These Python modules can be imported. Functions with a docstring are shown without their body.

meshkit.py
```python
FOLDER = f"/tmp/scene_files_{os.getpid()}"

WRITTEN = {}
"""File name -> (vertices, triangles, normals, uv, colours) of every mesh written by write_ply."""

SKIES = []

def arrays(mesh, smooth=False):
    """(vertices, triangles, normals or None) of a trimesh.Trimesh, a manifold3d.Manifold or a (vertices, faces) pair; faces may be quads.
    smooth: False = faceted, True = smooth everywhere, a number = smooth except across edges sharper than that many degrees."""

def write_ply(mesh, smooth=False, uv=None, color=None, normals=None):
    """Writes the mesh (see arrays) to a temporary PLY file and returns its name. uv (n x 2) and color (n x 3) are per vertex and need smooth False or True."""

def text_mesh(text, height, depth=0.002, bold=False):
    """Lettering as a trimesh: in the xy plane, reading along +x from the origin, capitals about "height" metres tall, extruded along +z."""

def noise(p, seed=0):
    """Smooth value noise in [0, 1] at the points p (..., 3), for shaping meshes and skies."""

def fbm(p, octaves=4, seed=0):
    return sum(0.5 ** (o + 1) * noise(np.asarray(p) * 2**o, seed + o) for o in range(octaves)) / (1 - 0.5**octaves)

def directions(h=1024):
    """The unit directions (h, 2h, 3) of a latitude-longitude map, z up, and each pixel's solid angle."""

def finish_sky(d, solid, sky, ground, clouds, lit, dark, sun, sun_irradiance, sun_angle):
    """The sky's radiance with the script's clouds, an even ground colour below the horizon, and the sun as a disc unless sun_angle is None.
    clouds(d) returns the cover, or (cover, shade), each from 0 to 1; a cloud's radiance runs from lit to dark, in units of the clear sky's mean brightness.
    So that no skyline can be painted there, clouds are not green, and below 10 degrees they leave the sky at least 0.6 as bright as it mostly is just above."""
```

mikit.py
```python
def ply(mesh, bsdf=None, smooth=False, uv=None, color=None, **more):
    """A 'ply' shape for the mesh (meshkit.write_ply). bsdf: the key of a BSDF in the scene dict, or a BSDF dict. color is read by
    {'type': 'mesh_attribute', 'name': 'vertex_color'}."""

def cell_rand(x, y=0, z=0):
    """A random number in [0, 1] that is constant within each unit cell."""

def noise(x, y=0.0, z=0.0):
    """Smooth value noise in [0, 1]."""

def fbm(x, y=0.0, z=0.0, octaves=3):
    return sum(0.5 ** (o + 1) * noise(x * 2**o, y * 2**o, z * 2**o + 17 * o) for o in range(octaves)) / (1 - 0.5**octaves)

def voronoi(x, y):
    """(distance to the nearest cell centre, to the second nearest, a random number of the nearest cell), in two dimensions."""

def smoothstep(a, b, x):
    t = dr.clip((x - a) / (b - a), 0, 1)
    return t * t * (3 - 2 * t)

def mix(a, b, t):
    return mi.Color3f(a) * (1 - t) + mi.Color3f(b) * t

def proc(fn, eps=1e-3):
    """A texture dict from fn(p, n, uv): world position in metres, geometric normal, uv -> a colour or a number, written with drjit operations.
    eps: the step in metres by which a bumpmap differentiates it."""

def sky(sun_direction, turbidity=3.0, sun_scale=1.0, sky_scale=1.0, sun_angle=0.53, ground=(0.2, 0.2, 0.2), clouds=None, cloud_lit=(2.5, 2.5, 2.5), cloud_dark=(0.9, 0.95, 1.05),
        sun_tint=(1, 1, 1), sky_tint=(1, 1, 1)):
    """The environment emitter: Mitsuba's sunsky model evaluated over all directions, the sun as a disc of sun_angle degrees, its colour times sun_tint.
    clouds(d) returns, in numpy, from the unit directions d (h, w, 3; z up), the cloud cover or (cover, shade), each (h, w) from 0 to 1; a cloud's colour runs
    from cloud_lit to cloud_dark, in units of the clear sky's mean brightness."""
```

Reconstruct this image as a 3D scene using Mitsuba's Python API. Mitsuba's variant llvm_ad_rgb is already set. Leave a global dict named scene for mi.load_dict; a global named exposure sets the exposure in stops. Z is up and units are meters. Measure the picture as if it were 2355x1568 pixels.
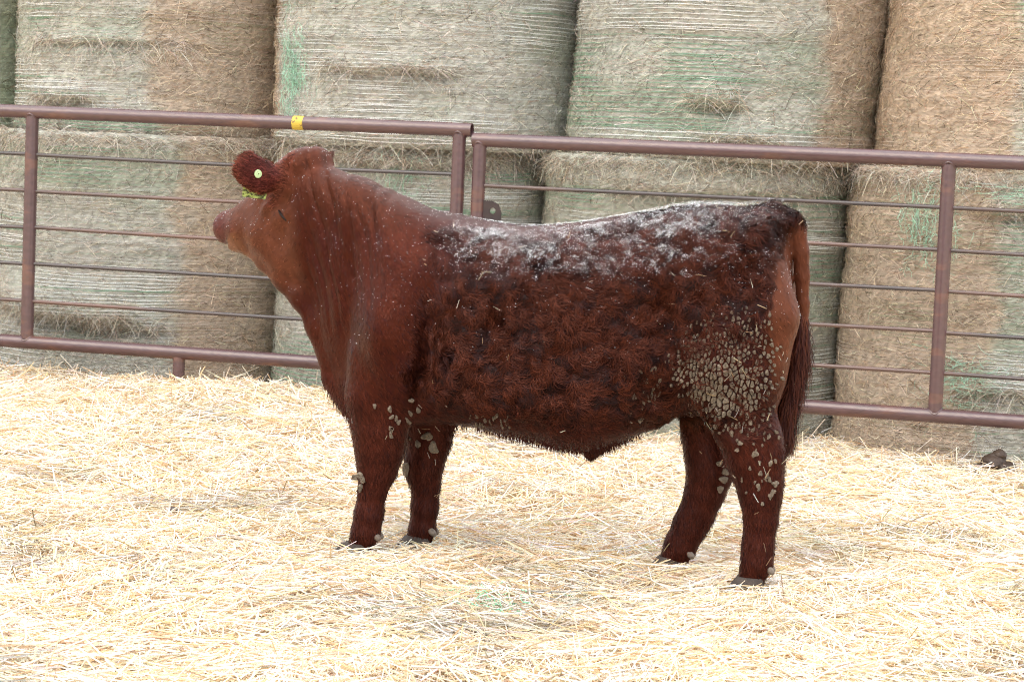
import math
import numpy as np
import trimesh
import drjit as dr
import mitsuba as mi
import mikit
import meshkit
from scipy import ndimage
from scipy.spatial import Voronoi, cKDTree
from shapely.geometry import Polygon, Point, box as sbox
from shapely import affinity

T = mi.ScalarTransform4f
RNG = np.random.default_rng(7)

# ------------------------------------------------------------------ camera, sky, exposure
exposure = 3.1
PITCH, ROLL = math.atan(469 / 5540), 0.042
fwd = np.array([0, math.cos(PITCH), -math.sin(PITCH)])
up0 = np.array([0, math.sin(PITCH), math.cos(PITCH)])
upv = up0 * math.cos(ROLL) - np.array([1.0, 0, 0]) * math.sin(ROLL)
EYE = np.array([0, 0, 1.5])
scene = {
    "camera": {"type": "thinlens", "fov": 2 * math.degrees(math.atan(1177 / 5540)), "fov_axis": "x", "near_clip": 0.1, "far_clip": 400.0,
               "aperture_radius": 0.004, "focus_distance": 8.6,
               "to_world": T().look_at(origin=EYE.tolist(), target=(EYE + fwd).tolist(), up=upv.tolist())},
    "sky": mikit.sky((-0.45, -0.55, 0.75), turbidity=3, sun_scale=0.12, sun_angle=40, clouds=lambda d: (1.0, 1 - np.clip(d[..., 2], 0, 1)), cloud_lit=(3.4, 3.45, 3.55), cloud_dark=(1.25, 1.28, 1.33), ground=(0.35, 0.33, 0.3)),
}
labels = {}


# ------------------------------------------------------------------ helpers
def put(key, mesh, bsdf, smooth=False, color=None, label=None, category=None, group=None, kind=None, normals=None):
    scene[key] = mikit.ply(mesh, bsdf, smooth, color=color)
    tag(key, label, category, group, kind)
    return key


def tag(key, label=None, category=None, group=None, kind=None):
    d = {k: v for k, v in dict(label=label, category=category, group=group, kind=kind).items() if v}
    if d:
        labels[key] = {**labels.get(key, {}), **d}


def number(base):
    """base, base_001, base_002 ..."""
    k, i = base, 0
    while k in scene or k in labels:
        i += 1
        k = f"{base}_{i:03d}"
    return k


def unit(v):
    return v / np.maximum(np.linalg.norm(v, axis=-1, keepdims=True), 1e-12)


def ribbons(path, width, side):
    """n polylines (n, m, 3) as flat ribbons, half width (n, m), across the direction side (n, m, 3)."""
    n, m = path.shape[:2]
    v = np.stack([path - side * width[..., None], path + side * width[..., None]], 2).reshape(-1, 3)
    i, j = np.meshgrid(np.arange(n), np.arange(m - 1), indexing="ij")
    a = ((i * m + j) * 2).ravel()
    return v, np.vstack([np.stack([a, a + 1, a + 3], 1), np.stack([a, a + 3, a + 2], 1)])


def tubes(path, radius, sides=3, spin=None):
    """n polylines (n, m, 3) as thin tubes with radii (n, m)."""
    n, m = path.shape[:2]
    t = unit(np.gradient(path, axis=1))
    t0 = unit(path[:, -1] - path[:, 0])
    ref = np.where(np.abs(t0[:, 2:]) < 0.8, [[0, 0, 1.0]], [[1.0, 0, 0]])
    a = unit(np.cross(t, ref[:, None]))
    b = np.cross(t, a)
    ang = np.arange(sides) * 2 * np.pi / sides + (0 if spin is None else spin[:, None, None])
    ang = np.broadcast_to(ang, (n, m, sides))
    v = path[:, :, None] + radius[:, :, None, None] * (np.cos(ang)[..., None] * a[:, :, None] + np.sin(ang)[..., None] * b[:, :, None])
    i, j, k = np.meshgrid(np.arange(n), np.arange(m - 1), np.arange(sides), indexing="ij")
    k2 = (k + 1) % sides
    q = [((i * m + j + dj) * sides + kk).ravel() for dj, kk in ((0, k), (0, k2), (1, k2), (1, k))]
    f = np.vstack([np.stack([q[0], q[1], q[2]], 1), np.stack([q[0], q[2], q[3]], 1)])
    return v.reshape(-1, 3), f


def joined(parts):
    """[(v, f, c)] as one (v, f), c"""
    V, Fs, C, at = [], [], [], 0
    for v, f, c in parts:
        V.append(v); Fs.append(f + at); C.append(c); at += len(v)
    return (np.vstack(V), np.vstack(Fs)), np.vstack(C)


def per_vertex(c, n, total):
    """a colour per strand repeated for its vertices"""
    return np.repeat(c, total // n, axis=0)


def pick(palette, weights, n, jitter=0.12, rng=RNG):
    w = np.asarray(weights, float)
    c = np.asarray(palette)[rng.choice(len(palette), n, p=w / w.sum())]
    return np.clip(c * (1 + jitter * rng.standard_normal((n, 1))) * (1 + 0.04 * rng.standard_normal((n, 3))), 0.004, 0.92)


def rot_about(v, axis, ang):
    c, s = np.cos(ang)[..., None], np.sin(ang)[..., None]
    return v * c + np.cross(axis, v) * s + axis * (np.sum(v * axis, -1, keepdims=True)) * (1 - c)


def nz(p, f, seed=0):
    return meshkit.noise(np.asarray(p) * f, seed)


def sst(a, b, x):
    t = np.clip((x - a) / (b - a), 0, 1)
    return t * t * (3 - 2 * t)


VC = {"type": "mesh_attribute", "name": "vertex_color"}
# ------------------------------------------------------------------ materials
noise, fbm, mix, smoothstep, proc = mikit.noise, mikit.fbm, mikit.mix, mikit.smoothstep, mikit.proc
scene["straw_mat"] = {"type": "twosided", "m": {"type": "principled", "base_color": VC, "roughness": 0.6, "specular": 0.2}}
scene["bale_mat"] = {"type": "twosided", "b": {"type": "bumpmap", "scale": 1.0, "t": proc(lambda p, n, uv: 0.012 * fbm(p.x * 70, p.y * 70, p.z * 110, 3), 1.5e-3),
    "m": {"type": "principled", "roughness": 0.8, "specular": 0.2, "base_color": {"type": "mesh_attribute", "name": "vertex_color"}}}}
scene["hay_mat"] = {"type": "twosided", "m": {"type": "principled", "base_color": VC, "roughness": 0.75, "specular": 0.25}}
scene["net_mat"] = {"type": "twosided", "m": {"type": "principled", "base_color": VC, "roughness": 0.4, "specular": 0.5}}
scene["hair_mat"] = {"type": "twosided", "m": {"type": "principled", "base_color": VC, "roughness": 0.36, "specular": 0.16, "spec_tint": 0.5}}
scene["skin_mat"] = {"type": "twosided", "b": {"type": "bumpmap", "scale": 1.0,
    "t": proc(lambda p, n, uv: 0.0022 * noise(p.x * 260, p.y * 260, p.z * 90) + 0.003 * fbm(p.x * 60, p.y * 60, p.z * 30, 2), 1e-3),
    "m": {"type": "principled", "base_color": VC, "roughness": 0.42, "specular": 0.17, "spec_tint": 0.75}}}
scene["mud_mat"] = {"type": "twosided", "b": {"type": "bumpmap", "scale": 1.0,
    "t": proc(lambda p, n, uv: 0.003 * fbm(p.x * 170, p.y * 170, p.z * 170, 3), 8e-4),
    "m": {"type": "principled", "roughness": 0.85, "specular": 0.2,
          "base_color": proc(lambda p, n, uv: mix((0.105, 0.084, 0.062), (0.285, 0.24, 0.19), fbm(p.x * 45, p.y * 45, p.z * 45, 4)) * (0.75 + 0.5 * noise(p.x * 420, p.y * 420, p.z * 300)))}}}
scene["dung_mat"] = {"type": "twosided", "b": {"type": "bumpmap", "scale": 1.0, "t": proc(lambda p, n, uv: 0.006 * fbm(p.x * 90, p.y * 90, p.z * 90, 3), 8e-4),
    "m": {"type": "principled", "roughness": 0.5, "specular": 0.5, "base_color": proc(lambda p, n, uv: mix((0.028, 0.017, 0.012), (0.09, 0.06, 0.045), fbm(p.x * 60, p.y * 60, p.z * 60, 3)))}}}
scene["hoof_mat"] = {"type": "principled", "roughness": 0.5, "base_color": proc(lambda p, n, uv: mix((0.026, 0.018, 0.015), (0.075, 0.056, 0.046), fbm(p.x * 25, p.y * 25, p.z * 140, 3)))}
scene["dewclaw_mat"] = {"type": "principled", "roughness": 0.6, "base_color": proc(lambda p, n, uv: mix((0.09, 0.065, 0.05), (0.25, 0.21, 0.175), fbm(p.x * 60, p.y * 60, p.z * 110, 3)))}
scene["nose_mat"] = {"type": "principled", "roughness": 0.35, "specular": 0.5, "base_color": {"type": "rgb", "value": [0.02, 0.012, 0.01]}}
scene["eye_mat"] = {"type": "principled", "roughness": 0.4, "specular": 0.2, "base_color": {"type": "rgb", "value": [0.012, 0.005, 0.004]}}
scene["tag_mat"] = {"type": "twosided", "m": {"type": "principled", "roughness": 0.4, "base_color": {"type": "rgb", "value": [0.50, 0.68, 0.36]}}}
scene["flap_mat"] = {"type": "twosided", "m": {"type": "principled", "roughness": 0.45, "base_color": proc(lambda p, n, uv: mix((0.035, 0.045, 0.012), (0.36, 0.46, 0.13), smoothstep(0.36, 0.56, fbm(p.x * 130, p.y * 130, p.z * 130, 3))))}}
scene["snow_mat"] = {"type": "principled", "roughness": 0.4, "specular": 0.5, "base_color": {"type": "rgb", "value": [0.86, 0.88, 0.92]}}
scene["pit_mat"] = {"type": "twosided", "m": {"type": "diffuse", "reflectance": {"type": "rgb", "value": [0.01, 0.008, 0.007]}}}


def rust(p, n, uv):
    big = fbm(p.x * 2.3, p.y * 2.3, p.z * 6, 4)
    fine = fbm(p.x * 30, p.y * 30, p.z * 45, 3)
    spot = smoothstep(0.6, 0.7, fbm(p.x * 5 + 9, p.y * 5, p.z * 14, 4))
    c = mix((0.070, 0.035, 0.043), (0.102, 0.048, 0.052), big)
    c = mix(c, mi.Color3f(0.17, 0.072, 0.045), 0.45 * spot)
    return c * (0.72 + 0.56 * fine)


def rod(p, n, uv):
    big = fbm(p.x * 1.7, p.y * 1.7, p.z * 7, 4)
    return mix((0.035, 0.028, 0.033), (0.13, 0.068, 0.056), smoothstep(0.3, 0.7, big)) * (0.7 + 0.6 * fbm(p.x * 25, p.y * 25, p.z * 40, 3))


def pipe_bsdf(fn, rough=0.3):
    return {"type": "bumpmap", "scale": 1.0, "t": proc(lambda p, n, uv: 0.0008 * fbm(p.x * 60, p.y * 60, p.z * 90, 3), 1e-3),
            "m": {"type": "principled", "base_color": proc(fn), "roughness": rough, "specular": 0.8, "clearcoat": 1.0, "clearcoat_gloss": 0.7}}


scene["rust_mat"] = pipe_bsdf(rust)
scene["rod_mat"] = pipe_bsdf(rod, 0.45)
scene["rod_dark_mat"] = pipe_bsdf(lambda p, n, uv: mix((0.022, 0.021, 0.027), (0.06, 0.042, 0.045), fbm(p.x * 4, p.y * 4, p.z * 8, 3)), 0.4)
scene["plate_mat"] = {"type": "principled", "roughness": 0.6, "specular": 0.3, "base_color": proc(lambda p, n, uv: mix((0.028, 0.027, 0.034), (0.07, 0.05, 0.047), fbm(p.x * 20, p.y * 20, p.z * 20, 3)))}
scene["yellow_mat"] = {"type": "twosided", "m": {"type": "principled", "roughness": 0.5,
    "base_color": proc(lambda p, n, uv: mix((0.62, 0.46, 0.07), (0.2, 0.11, 0.05), smoothstep(0.58, 0.68, fbm(p.x * 120, p.y * 120, p.z * 120, 3))))}}

# ------------------------------------------------------------------ ground and straw
F0 = np.array([-1.715, 12.396, 0.0]); FA = np.array([0.962, -0.272, 0.0]); FN = np.array([0.272, 0.962, 0.0])   # the fence: a point, its run, away from the camera


def fence_at(t, d, z):
    t, d, z = np.broadcast_arrays(np.asarray(t, float), d, z)
    return F0 + t[..., None] * FA + d[..., None] * FN + z[..., None] * np.array([0, 0, 1.0])


def height(x, y):
    x, y = np.asarray(x, float), np.asarray(y, float)
    t = (x - F0[0]) * FA[0] + (y - F0[1]) * FA[1]
    d = (x - F0[0]) * FN[0] + (y - F0[1]) * FN[1]
    p = np.stack([x, y, x * 0], -1)
    rise = 0.155 - 0.12 * sst(0.7, 2.6, t)
    h = rise * sst(-3.2, -0.25, d) * (1 - 0.75 * sst(0.05, 0.5, d))
    h = h + 0.05 * np.exp(-((t - 0.42) / 0.33) ** 2 - ((d + 0.35) / 0.3) ** 2)
    return h + 0.05 * (meshkit.fbm(p * 1.3, 3, 5) - 0.5) + 0.035 * (meshkit.fbm(p * 4.5, 3, 9) - 0.5) + 0.032 * (meshkit.fbm(p * [7, 11, 1], 2, 13) - 0.5) - 0.012


gx, gy = np.meshgrid(np.linspace(-5, 5.5, 170), np.linspace(3, 15.5, 180), indexing="ij")
gz = height(gx, gy) - 0.022
idx = np.arange(gx.size).reshape(gx.shape)
quads = np.stack([idx[:-1, :-1], idx[1:, :-1], idx[1:, 1:], idx[:-1, 1:]], -1).reshape(-1, 4)
far = 300.0
gv = np.stack([gx, gy, gz], -1).reshape(-1, 3)
edge = np.concatenate([idx[:, 0], idx[-1, 1:], idx[::-1, -1][1:], idx[0, ::-1][1:-1]])
out = gv[edge] + unit(gv[edge] * [1, 1, 0] - [0.5, 9, 0]) * far
out[:, 2] = 0
nv = len(gv); m = len(edge); k = np.arange(m)
skirt = np.stack([edge, nv + k, nv + (k + 1) % m, edge[(k + 1) % m]], 1)
scene["ground_mat"] = {"type": "twosided", "m": {"type": "diffuse", "reflectance": proc(lambda p, n, uv:
    mix((0.42, 0.29, 0.15), (0.66, 0.52, 0.33), fbm(p.x * 14, p.y * 30, p.z * 9, 4)) * (0.7 + 0.5 * noise(p.x * 90, p.y * 160)))}}
put("ground", (np.vstack([gv, out]), np.vstack([quads, skirt])), "ground_mat", True, label="flat yard floor buried under the pale straw bedding", category="ground", kind="structure")

# soiled spots in the bedding: x, y, radius across, radius along, strength
SOILED = [(0.16, 7.35, 0.16, 0.14, 0.75), (-0.17, 7.2, 0.14, 0.1, 0.5), (-1.87, 9.9, 0.16, 0.2, 0.55), (-1.75, 8.75, 0.2, 0.22, 0.5), (-0.6, 7.15, 0.12, 0.12, 0.4), (0.30, 7.75, 0.2, 0.1, 0.45), (-1.25, 9.35, 0.25, 0.12, 0.3), (1.2, 8.9, 0.2, 0.2, 0.4), (2.2, 11.3, 0.16, 0.2, 0.5), (-0.35, 8.55, 0.25, 0.12, 0.3), (1.1, 9.35, 0.3, 0.15, 0.3), (-0.95, 8.62, 0.08, 0.08, 0.5), (0.55, 8.1, 0.22, 0.1, 0.3)]
STRAW = [(0.80, 0.70, 0.53), (0.85, 0.79, 0.68), (0.78, 0.61, 0.37), (0.88, 0.85, 0.81), (0.67, 0.48, 0.29), (0.42, 0.30, 0.19)]


def straw(n, lo, hi, segs, rng, lift=0.035, length=(0.06, 0.36), tilt=0.17, rad=(0.0011, 0.0027), weights=(5, 4, 2.4, 2.6, 1.9, 0.6)):
    """n straws over the trapezium of ground between the distances lo and hi."""
    y = np.sqrt(rng.uniform(lo ** 2, hi ** 2, n))
    x = 0.05 + rng.uniform(-1, 1, n) * (0.29 * y + 0.25)
    L = rng.uniform(*length, n) * rng.uniform(0.5, 1, n)
    flow = 2.2 * nz(np.stack([x, y, x * 0], 1), 0.8, 3) * np.pi
    a = np.where(rng.random(n) < 0.55, flow + 0.5 * rng.standard_normal(n), rng.uniform(0, 2 * np.pi, n))
    el = tilt * rng.standard_normal(n)
    d = np.stack([np.cos(a) * np.cos(el), np.sin(a) * np.cos(el), np.sin(el)], 1)
    s = np.linspace(-0.5, 0.5, segs + 1)
    bend = unit(np.cross(d, [0, 0, 1.0]) + 0.3 * rng.standard_normal((n, 3)))
    path = np.stack([x, y, x * 0], 1)[:, None] + d[:, None] * (s * L[:, None])[..., None] + bend[:, None] * ((s ** 2 - 0.1) * L[:, None] * (0.22 * rng.standard_normal(n))[:, None])[..., None]
    ground_mid = height(path[:, :, 0], path[:, :, 1])
    path[:, :, 2] += ground_mid + (lift * rng.random(n) ** 1.3 - 0.006)[:, None]
    r = rng.uniform(*rad, n)[:, None] * np.ones(segs + 1)
    v, f = tubes(path, r, 3, rng.uniform(0, 6, n))
    dark = meshkit.fbm(np.stack([x, y, x * 0], 1) * [2.2, 1.6, 1], 4, 21)
    c = pick(STRAW, weights, n, 0.1, rng)
    c *= (1 - 0.4 * sst(0.55, 0.75, dark) * rng.random(n))[:, None]
    for px, py, rx, ry, k in SOILED:
        g = k * np.exp(-((x - px) / rx) ** 2 - ((y - py) / ry) ** 2)[:, None] * rng.random((n, 1)) ** 0.6
        c = c * (1 - g) + np.array([0.16, 0.125, 0.09]) * g
    return v, f, per_vertex(c, n, len(v))


rs = np.random.default_rng(11)
upright = straw(1500, 10.6, 12.9, 2, rs, 0.07, (0.08, 0.28), 0.7)
mesh, col = joined([straw(30000, 5.6, 8.4, 2, rs), straw(30000, 5.6, 8.6, 1, rs, 0.035, (0.04, 0.22)), straw(62000, 8.2, 13.4, 1, rs, 0.035, (0.07, 0.32), 0.2, (0.0014, 0.0028)), straw(1800, 5.8, 10.5, 2, rs, 0.06, (0.1, 0.3), 0.45), straw(7000, 5.7, 11.5, 2, rs, 0.05, (0.18, 0.5), 0.12, (0.0017, 0.0031), (3, 5, 2.5, 4, 0.6, 0.1)), upright])
put("straw_bedding", mesh, "straw_mat", False, col, "thick bed of loose pale yellow straw covering the yard under the bull", "straw", kind="stuff")


# ------------------------------------------------------------------ fence
def pipe(a, b, r, sides=28, cap=True, wall=None):
    a, b = np.asarray(a, float), np.asarray(b, float)
    h = np.linalg.norm(b - a)
    mt = trimesh.creation.annulus(r - wall, r, h, sections=sides) if wall else trimesh.creation.cylinder(r, h, sections=sides)
    mt.apply_transform(trimesh.geometry.align_vectors([0, 0, 1], unit(b - a)))
    mt.apply_translation((a + b) / 2)
    return mt


def weld(c, axis_dir, r, big):
    """the saddle bead where a post meets a rail"""
    u = np.linspace(0, 2 * np.pi, 25)
    ring = np.stack([r * np.cos(u), r * np.sin(u)], 1)
    zz = np.sqrt(np.maximum(big ** 2 - ring[:, 1] ** 2, 0)) + 0.001
    path = c + ring[:, :1] * FA + ring[:, 1:] * FN + (axis_dir * zz)[:, None] * np.array([0, 0, 1.0])
    return tubes(path[None], np.full((1, 25), 0.0045), 6)


def panel(key, t0, t1, ztop, zbot, posts, rails, open_end, feet, label, rr=0.0101, R=0.0345, RP=0.0335):
    tag(key, label, "fence panel", "pipe fence panels between the bull and the bales")
    P = lambda t, z: fence_at(t, 0.0, z)
    put(key + "__top_rail", pipe(P(t0, ztop), P(t1, ztop), R, wall=0.005 if open_end else None), "rust_mat", 40)
    put(key + "__bottom_rail", pipe(P(t0, zbot), P(t1, zbot), R), "rust_mat", 40)
    for t in posts:
        k = number(key + "__post")
        body = pipe(P(t, zbot + 0.02), P(t, ztop - 0.02), RP)
        beads = [trimesh.Trimesh(*weld(P(t, z), s, RP, R), process=False) for z, s in ((zbot, 1), (ztop, -1))]
        put(k, trimesh.util.concatenate([body] + beads), "rust_mat", 40)
    ends = sorted([t0] * (t0 < posts[0] - 0.3) + list(posts) + [t1] * (t1 > posts[-1] + 0.3))
    for z, mat in rails:
        for a, b in zip(ends[:-1], ends[1:]):
            z1, z2 = z + RNG.normal(0, 0.002), z + RNG.normal(0, 0.002)
            s = np.linspace(0, 1, 9)
            path = P(a + (b - a) * s, z1 + (z2 - z1) * s - 0.006 * np.sin(np.pi * s) * RNG.uniform(0, 1))
            v, f = tubes(path[None], np.full((1, 9), rr), 14)
            put(number(key + "__rail"), (v, f), mat, True)
    for t in feet:
        put(number(key + "__support_foot"), pipe(P(t, -0.2), P(t, zbot - 0.02), 0.031), "rust_mat", 40)


panel("fence_panel", -3.3, 1.532, 1.523, 0.317, [-3.2, -0.87, 1.468], [(1.303, "rod_dark_mat"), (1.111, "rod_mat"), (0.921, "rod_mat"), (0.731, "rod_dark_mat"), (0.535, "rod_mat")], True, [0.0, -2.2],
      "rusty pipe fence panel on the left with a yellow band on its top rail")
panel("fence_panel_001", 1.54, 6.4, 1.477, 0.27, [1.576, 3.876, 6.2], [(1.255, "rod_mat"), (1.053, "rod_mat"), (0.863, "rod_mat"), (0.667, "rod_mat"), (0.472, "rod_mat")], False, [2.75, 5.1],
      "rusty pipe fence panel on the right, lower, with a drilled plate on its post")
u = np.linspace(0, 2 * np.pi, 30, endpoint=False)
band = pipe(fence_at(0.588, 0, 1.523), fence_at(0.646, 0, 1.523), 0.0357, 32)
put("fence_panel__painted_band", band, "yellow_mat", 40, label="scuffed yellow band round the top rail")
pl = Polygon([(0, 0), (0, 0.10), (0.045, 0.10), (0.075, 0.085), (0.09, 0.05), (0.09, 0)]).buffer(0.004).difference(Point(0.05, 0.055).buffer(0.016))
plate = trimesh.creation.extrude_polygon(pl, 0.010, engine="earcut")
M = np.eye(4); M[:3, 0], M[:3, 1], M[:3, 2] = FA, [0, 0, 1], -FN; M[:3, 3] = fence_at(1.607, 0.0, 1.075)
plate.apply_transform(M)
put("fence_panel_001__latch_plate", plate, "plate_mat", False, label="dark steel plate with a round hole")


# ------------------------------------------------------------------ bales
HAY = [(0.54, 0.48, 0.40), (0.47, 0.46, 0.43), (0.34, 0.37, 0.30), (0.34, 0.25, 0.19), (0.70, 0.66, 0.59), (0.10, 0.08, 0.06)]
BALES = {}
ANG0 = math.atan2(-FN[1], -FN[0])          # the direction from a bale's axis towards the fence


class Bale:
    """Bale standing on end: axis upright at fence coordinates (t, d), radius R, from z0 to z1. zones: (theta0, theta1, brown) of bare hay; ledges: (theta, z, width, drop, out)."""

    def __init__(s, t, R, z0, z1, seed, brown=(), ledges=(), bare=0.09, d=1.25, lean=0.0, tone=(1, 1, 1), foot=0.0, stems=14000):
        s.stems = stems
        s.t, s.R, s.z0, s.z1, s.seed, s.brown, s.ledges, s.bare, s.lean, s.tone, s.foot = t, R, z0, z1, seed, brown, ledges, bare, lean, np.array(tone), foot
        s.c = fence_at(t, d, 0.0)
        s.rng = np.random.default_rng(1000 + seed)

    def radius(s, th, z):
        p = np.stack([s.R * np.cos(th), s.R * np.sin(th), z], -1)
        zn = (z - s.z0) / (s.z1 - s.z0)
        r = s.R * (1 + 0.02 * (meshkit.fbm(p * 1.6, 2, s.seed) - 0.5)) + 0.035 * (meshkit.fbm(p * [1.2, 1.2, 6], 3, s.seed + 40) - 0.5)
        r = r + 0.016 * (meshkit.fbm(p * [9, 9, 22], 3, s.seed + 80) - 0.5)
        e = np.minimum(zn, 1 - zn) * (s.z1 - s.z0)
        r = r - 0.035 * np.exp(-e / 0.018) + 0.006 * np.exp(-e / 0.10)
        for a, zc, w, hgt, out in s.ledges:
            wob = zc + 0.03 * (meshkit.noise(np.stack([th * 6, th * 0, th * 0], -1), s.seed + 5) - 0.5)
            k = (z - wob) / hgt
            prof = np.where(k > 0, np.exp(-(k / 1.6) ** 2), np.exp(-(k / 0.35) ** 2) * 1.0) - 1.1 * np.exp(-((k + 0.75) / 0.4) ** 2)
            r = r + out * prof * np.exp(-(s.ang(th - a) * s.R / w) ** 4)
        return r

    @staticmethod
    def ang(a):
        return (a + np.pi) % (2 * np.pi) - np.pi

    def point(s, th, z, lift=0.0):
        r = s.radius(th, z) + lift
        sh = s.lean * (z - s.z0)
        A = ANG0 + th
        return s.c + np.stack([r * np.cos(A), r * np.sin(A), z], -1) + sh[..., None] * FA

    def brownness(s, th, z):
        b = np.zeros(np.broadcast(th, z).shape)
        for a0, a1 in s.brown:
            j = 0.40 * (meshkit.fbm(np.stack([z * 4 + th * 0, th * 4 + z * 0, z * 0 + th * 0], -1), 4, s.seed) - 0.5)
            b = np.maximum(b, sst(a0 - 0.10, a0 + 0.10, th + j) * (1 - sst(a1 - 0.10, a1 + 0.10, th + j)))
        return b

    def build(s, key, label):
        tag(key, label, "hay bale", "round hay bales stacked behind the fence")
        rng = s.rng
        th = np.concatenate([np.linspace(-1.72, 1.72, 165), np.linspace(1.85, 2 * np.pi - 1.85, 18)])
        z = s.z0 + (s.z1 - s.z0) * np.concatenate([[0, 0.004, 0.012, 0.03], np.linspace(0.05, 0.95, 86), [0.97, 0.988, 0.996, 1]])
        TH, Z = np.meshgrid(th, z, indexing="ij")
        v = s.point(TH, Z)
        n, m = TH.shape
        ii = np.arange(n * m).reshape(n, m)
        jj = np.roll(ii, -1, 0)
        f = np.vstack([np.stack([ii[:, :-1], jj[:, :-1], jj[:, 1:]], -1).reshape(-1, 3), np.stack([ii[:, :-1], jj[:, 1:], ii[:, 1:]], -1).reshape(-1, 3)])
        cap = np.array([s.c + [0, 0, s.z1 + 0.01] + s.lean * (s.z1 - s.z0) * FA, s.c + [0, 0, s.z0]])
        f = np.vstack([f, np.stack([ii[:, -1], jj[:, -1], np.full(n, n * m)], 1), np.stack([jj[:, 0], ii[:, 0], np.full(n, n * m + 1)], 1)])
        P = np.stack([s.R * np.cos(TH), s.R * np.sin(TH), Z], -1)
        g1 = meshkit.fbm(P * [3, 3, 7], 4, s.seed + 7)[..., None]
        g2 = meshkit.fbm(P * [1.3, 1.3, 2.5], 3, s.seed + 17)[..., None]
        g3 = np.random.default_rng(s.seed).random(TH.shape)[..., None]
        cold = np.array([0.31, 0.335, 0.30]) * (1 - g1) + np.array([0.50, 0.485, 0.44]) * g1
        cold = cold * (1 - 0.5 * sst(0.5, 0.7, g2)) + np.array([0.28, 0.33, 0.25]) * 0.5 * sst(0.5, 0.7, g2)
        warm = np.array([0.31, 0.25, 0.20]) * (1 - g1) + np.array([0.50, 0.42, 0.335]) * g1
        b = s.brownness(TH, Z)[..., None]
        c = (cold * (1 - b) + warm * b) * (0.72 + 0.62 * g3) * s.tone
        c = np.vstack([c.reshape(-1, 3), [[0.3, 0.25, 0.17]] * 2])
        put(key + "__hay_body", (np.vstack([v.reshape(-1, 3), cap]), f), "bale_mat", True, np.clip(c, 0.01, 0.9))
        # net wrap: strings round the bale
        parts = []
        zl = s.z0 + 0.035
        band = meshkit.noise(np.stack([np.arange(400) * 0.13, np.zeros(400), np.zeros(400)], -1), s.seed + 3)
        k = 0
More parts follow.
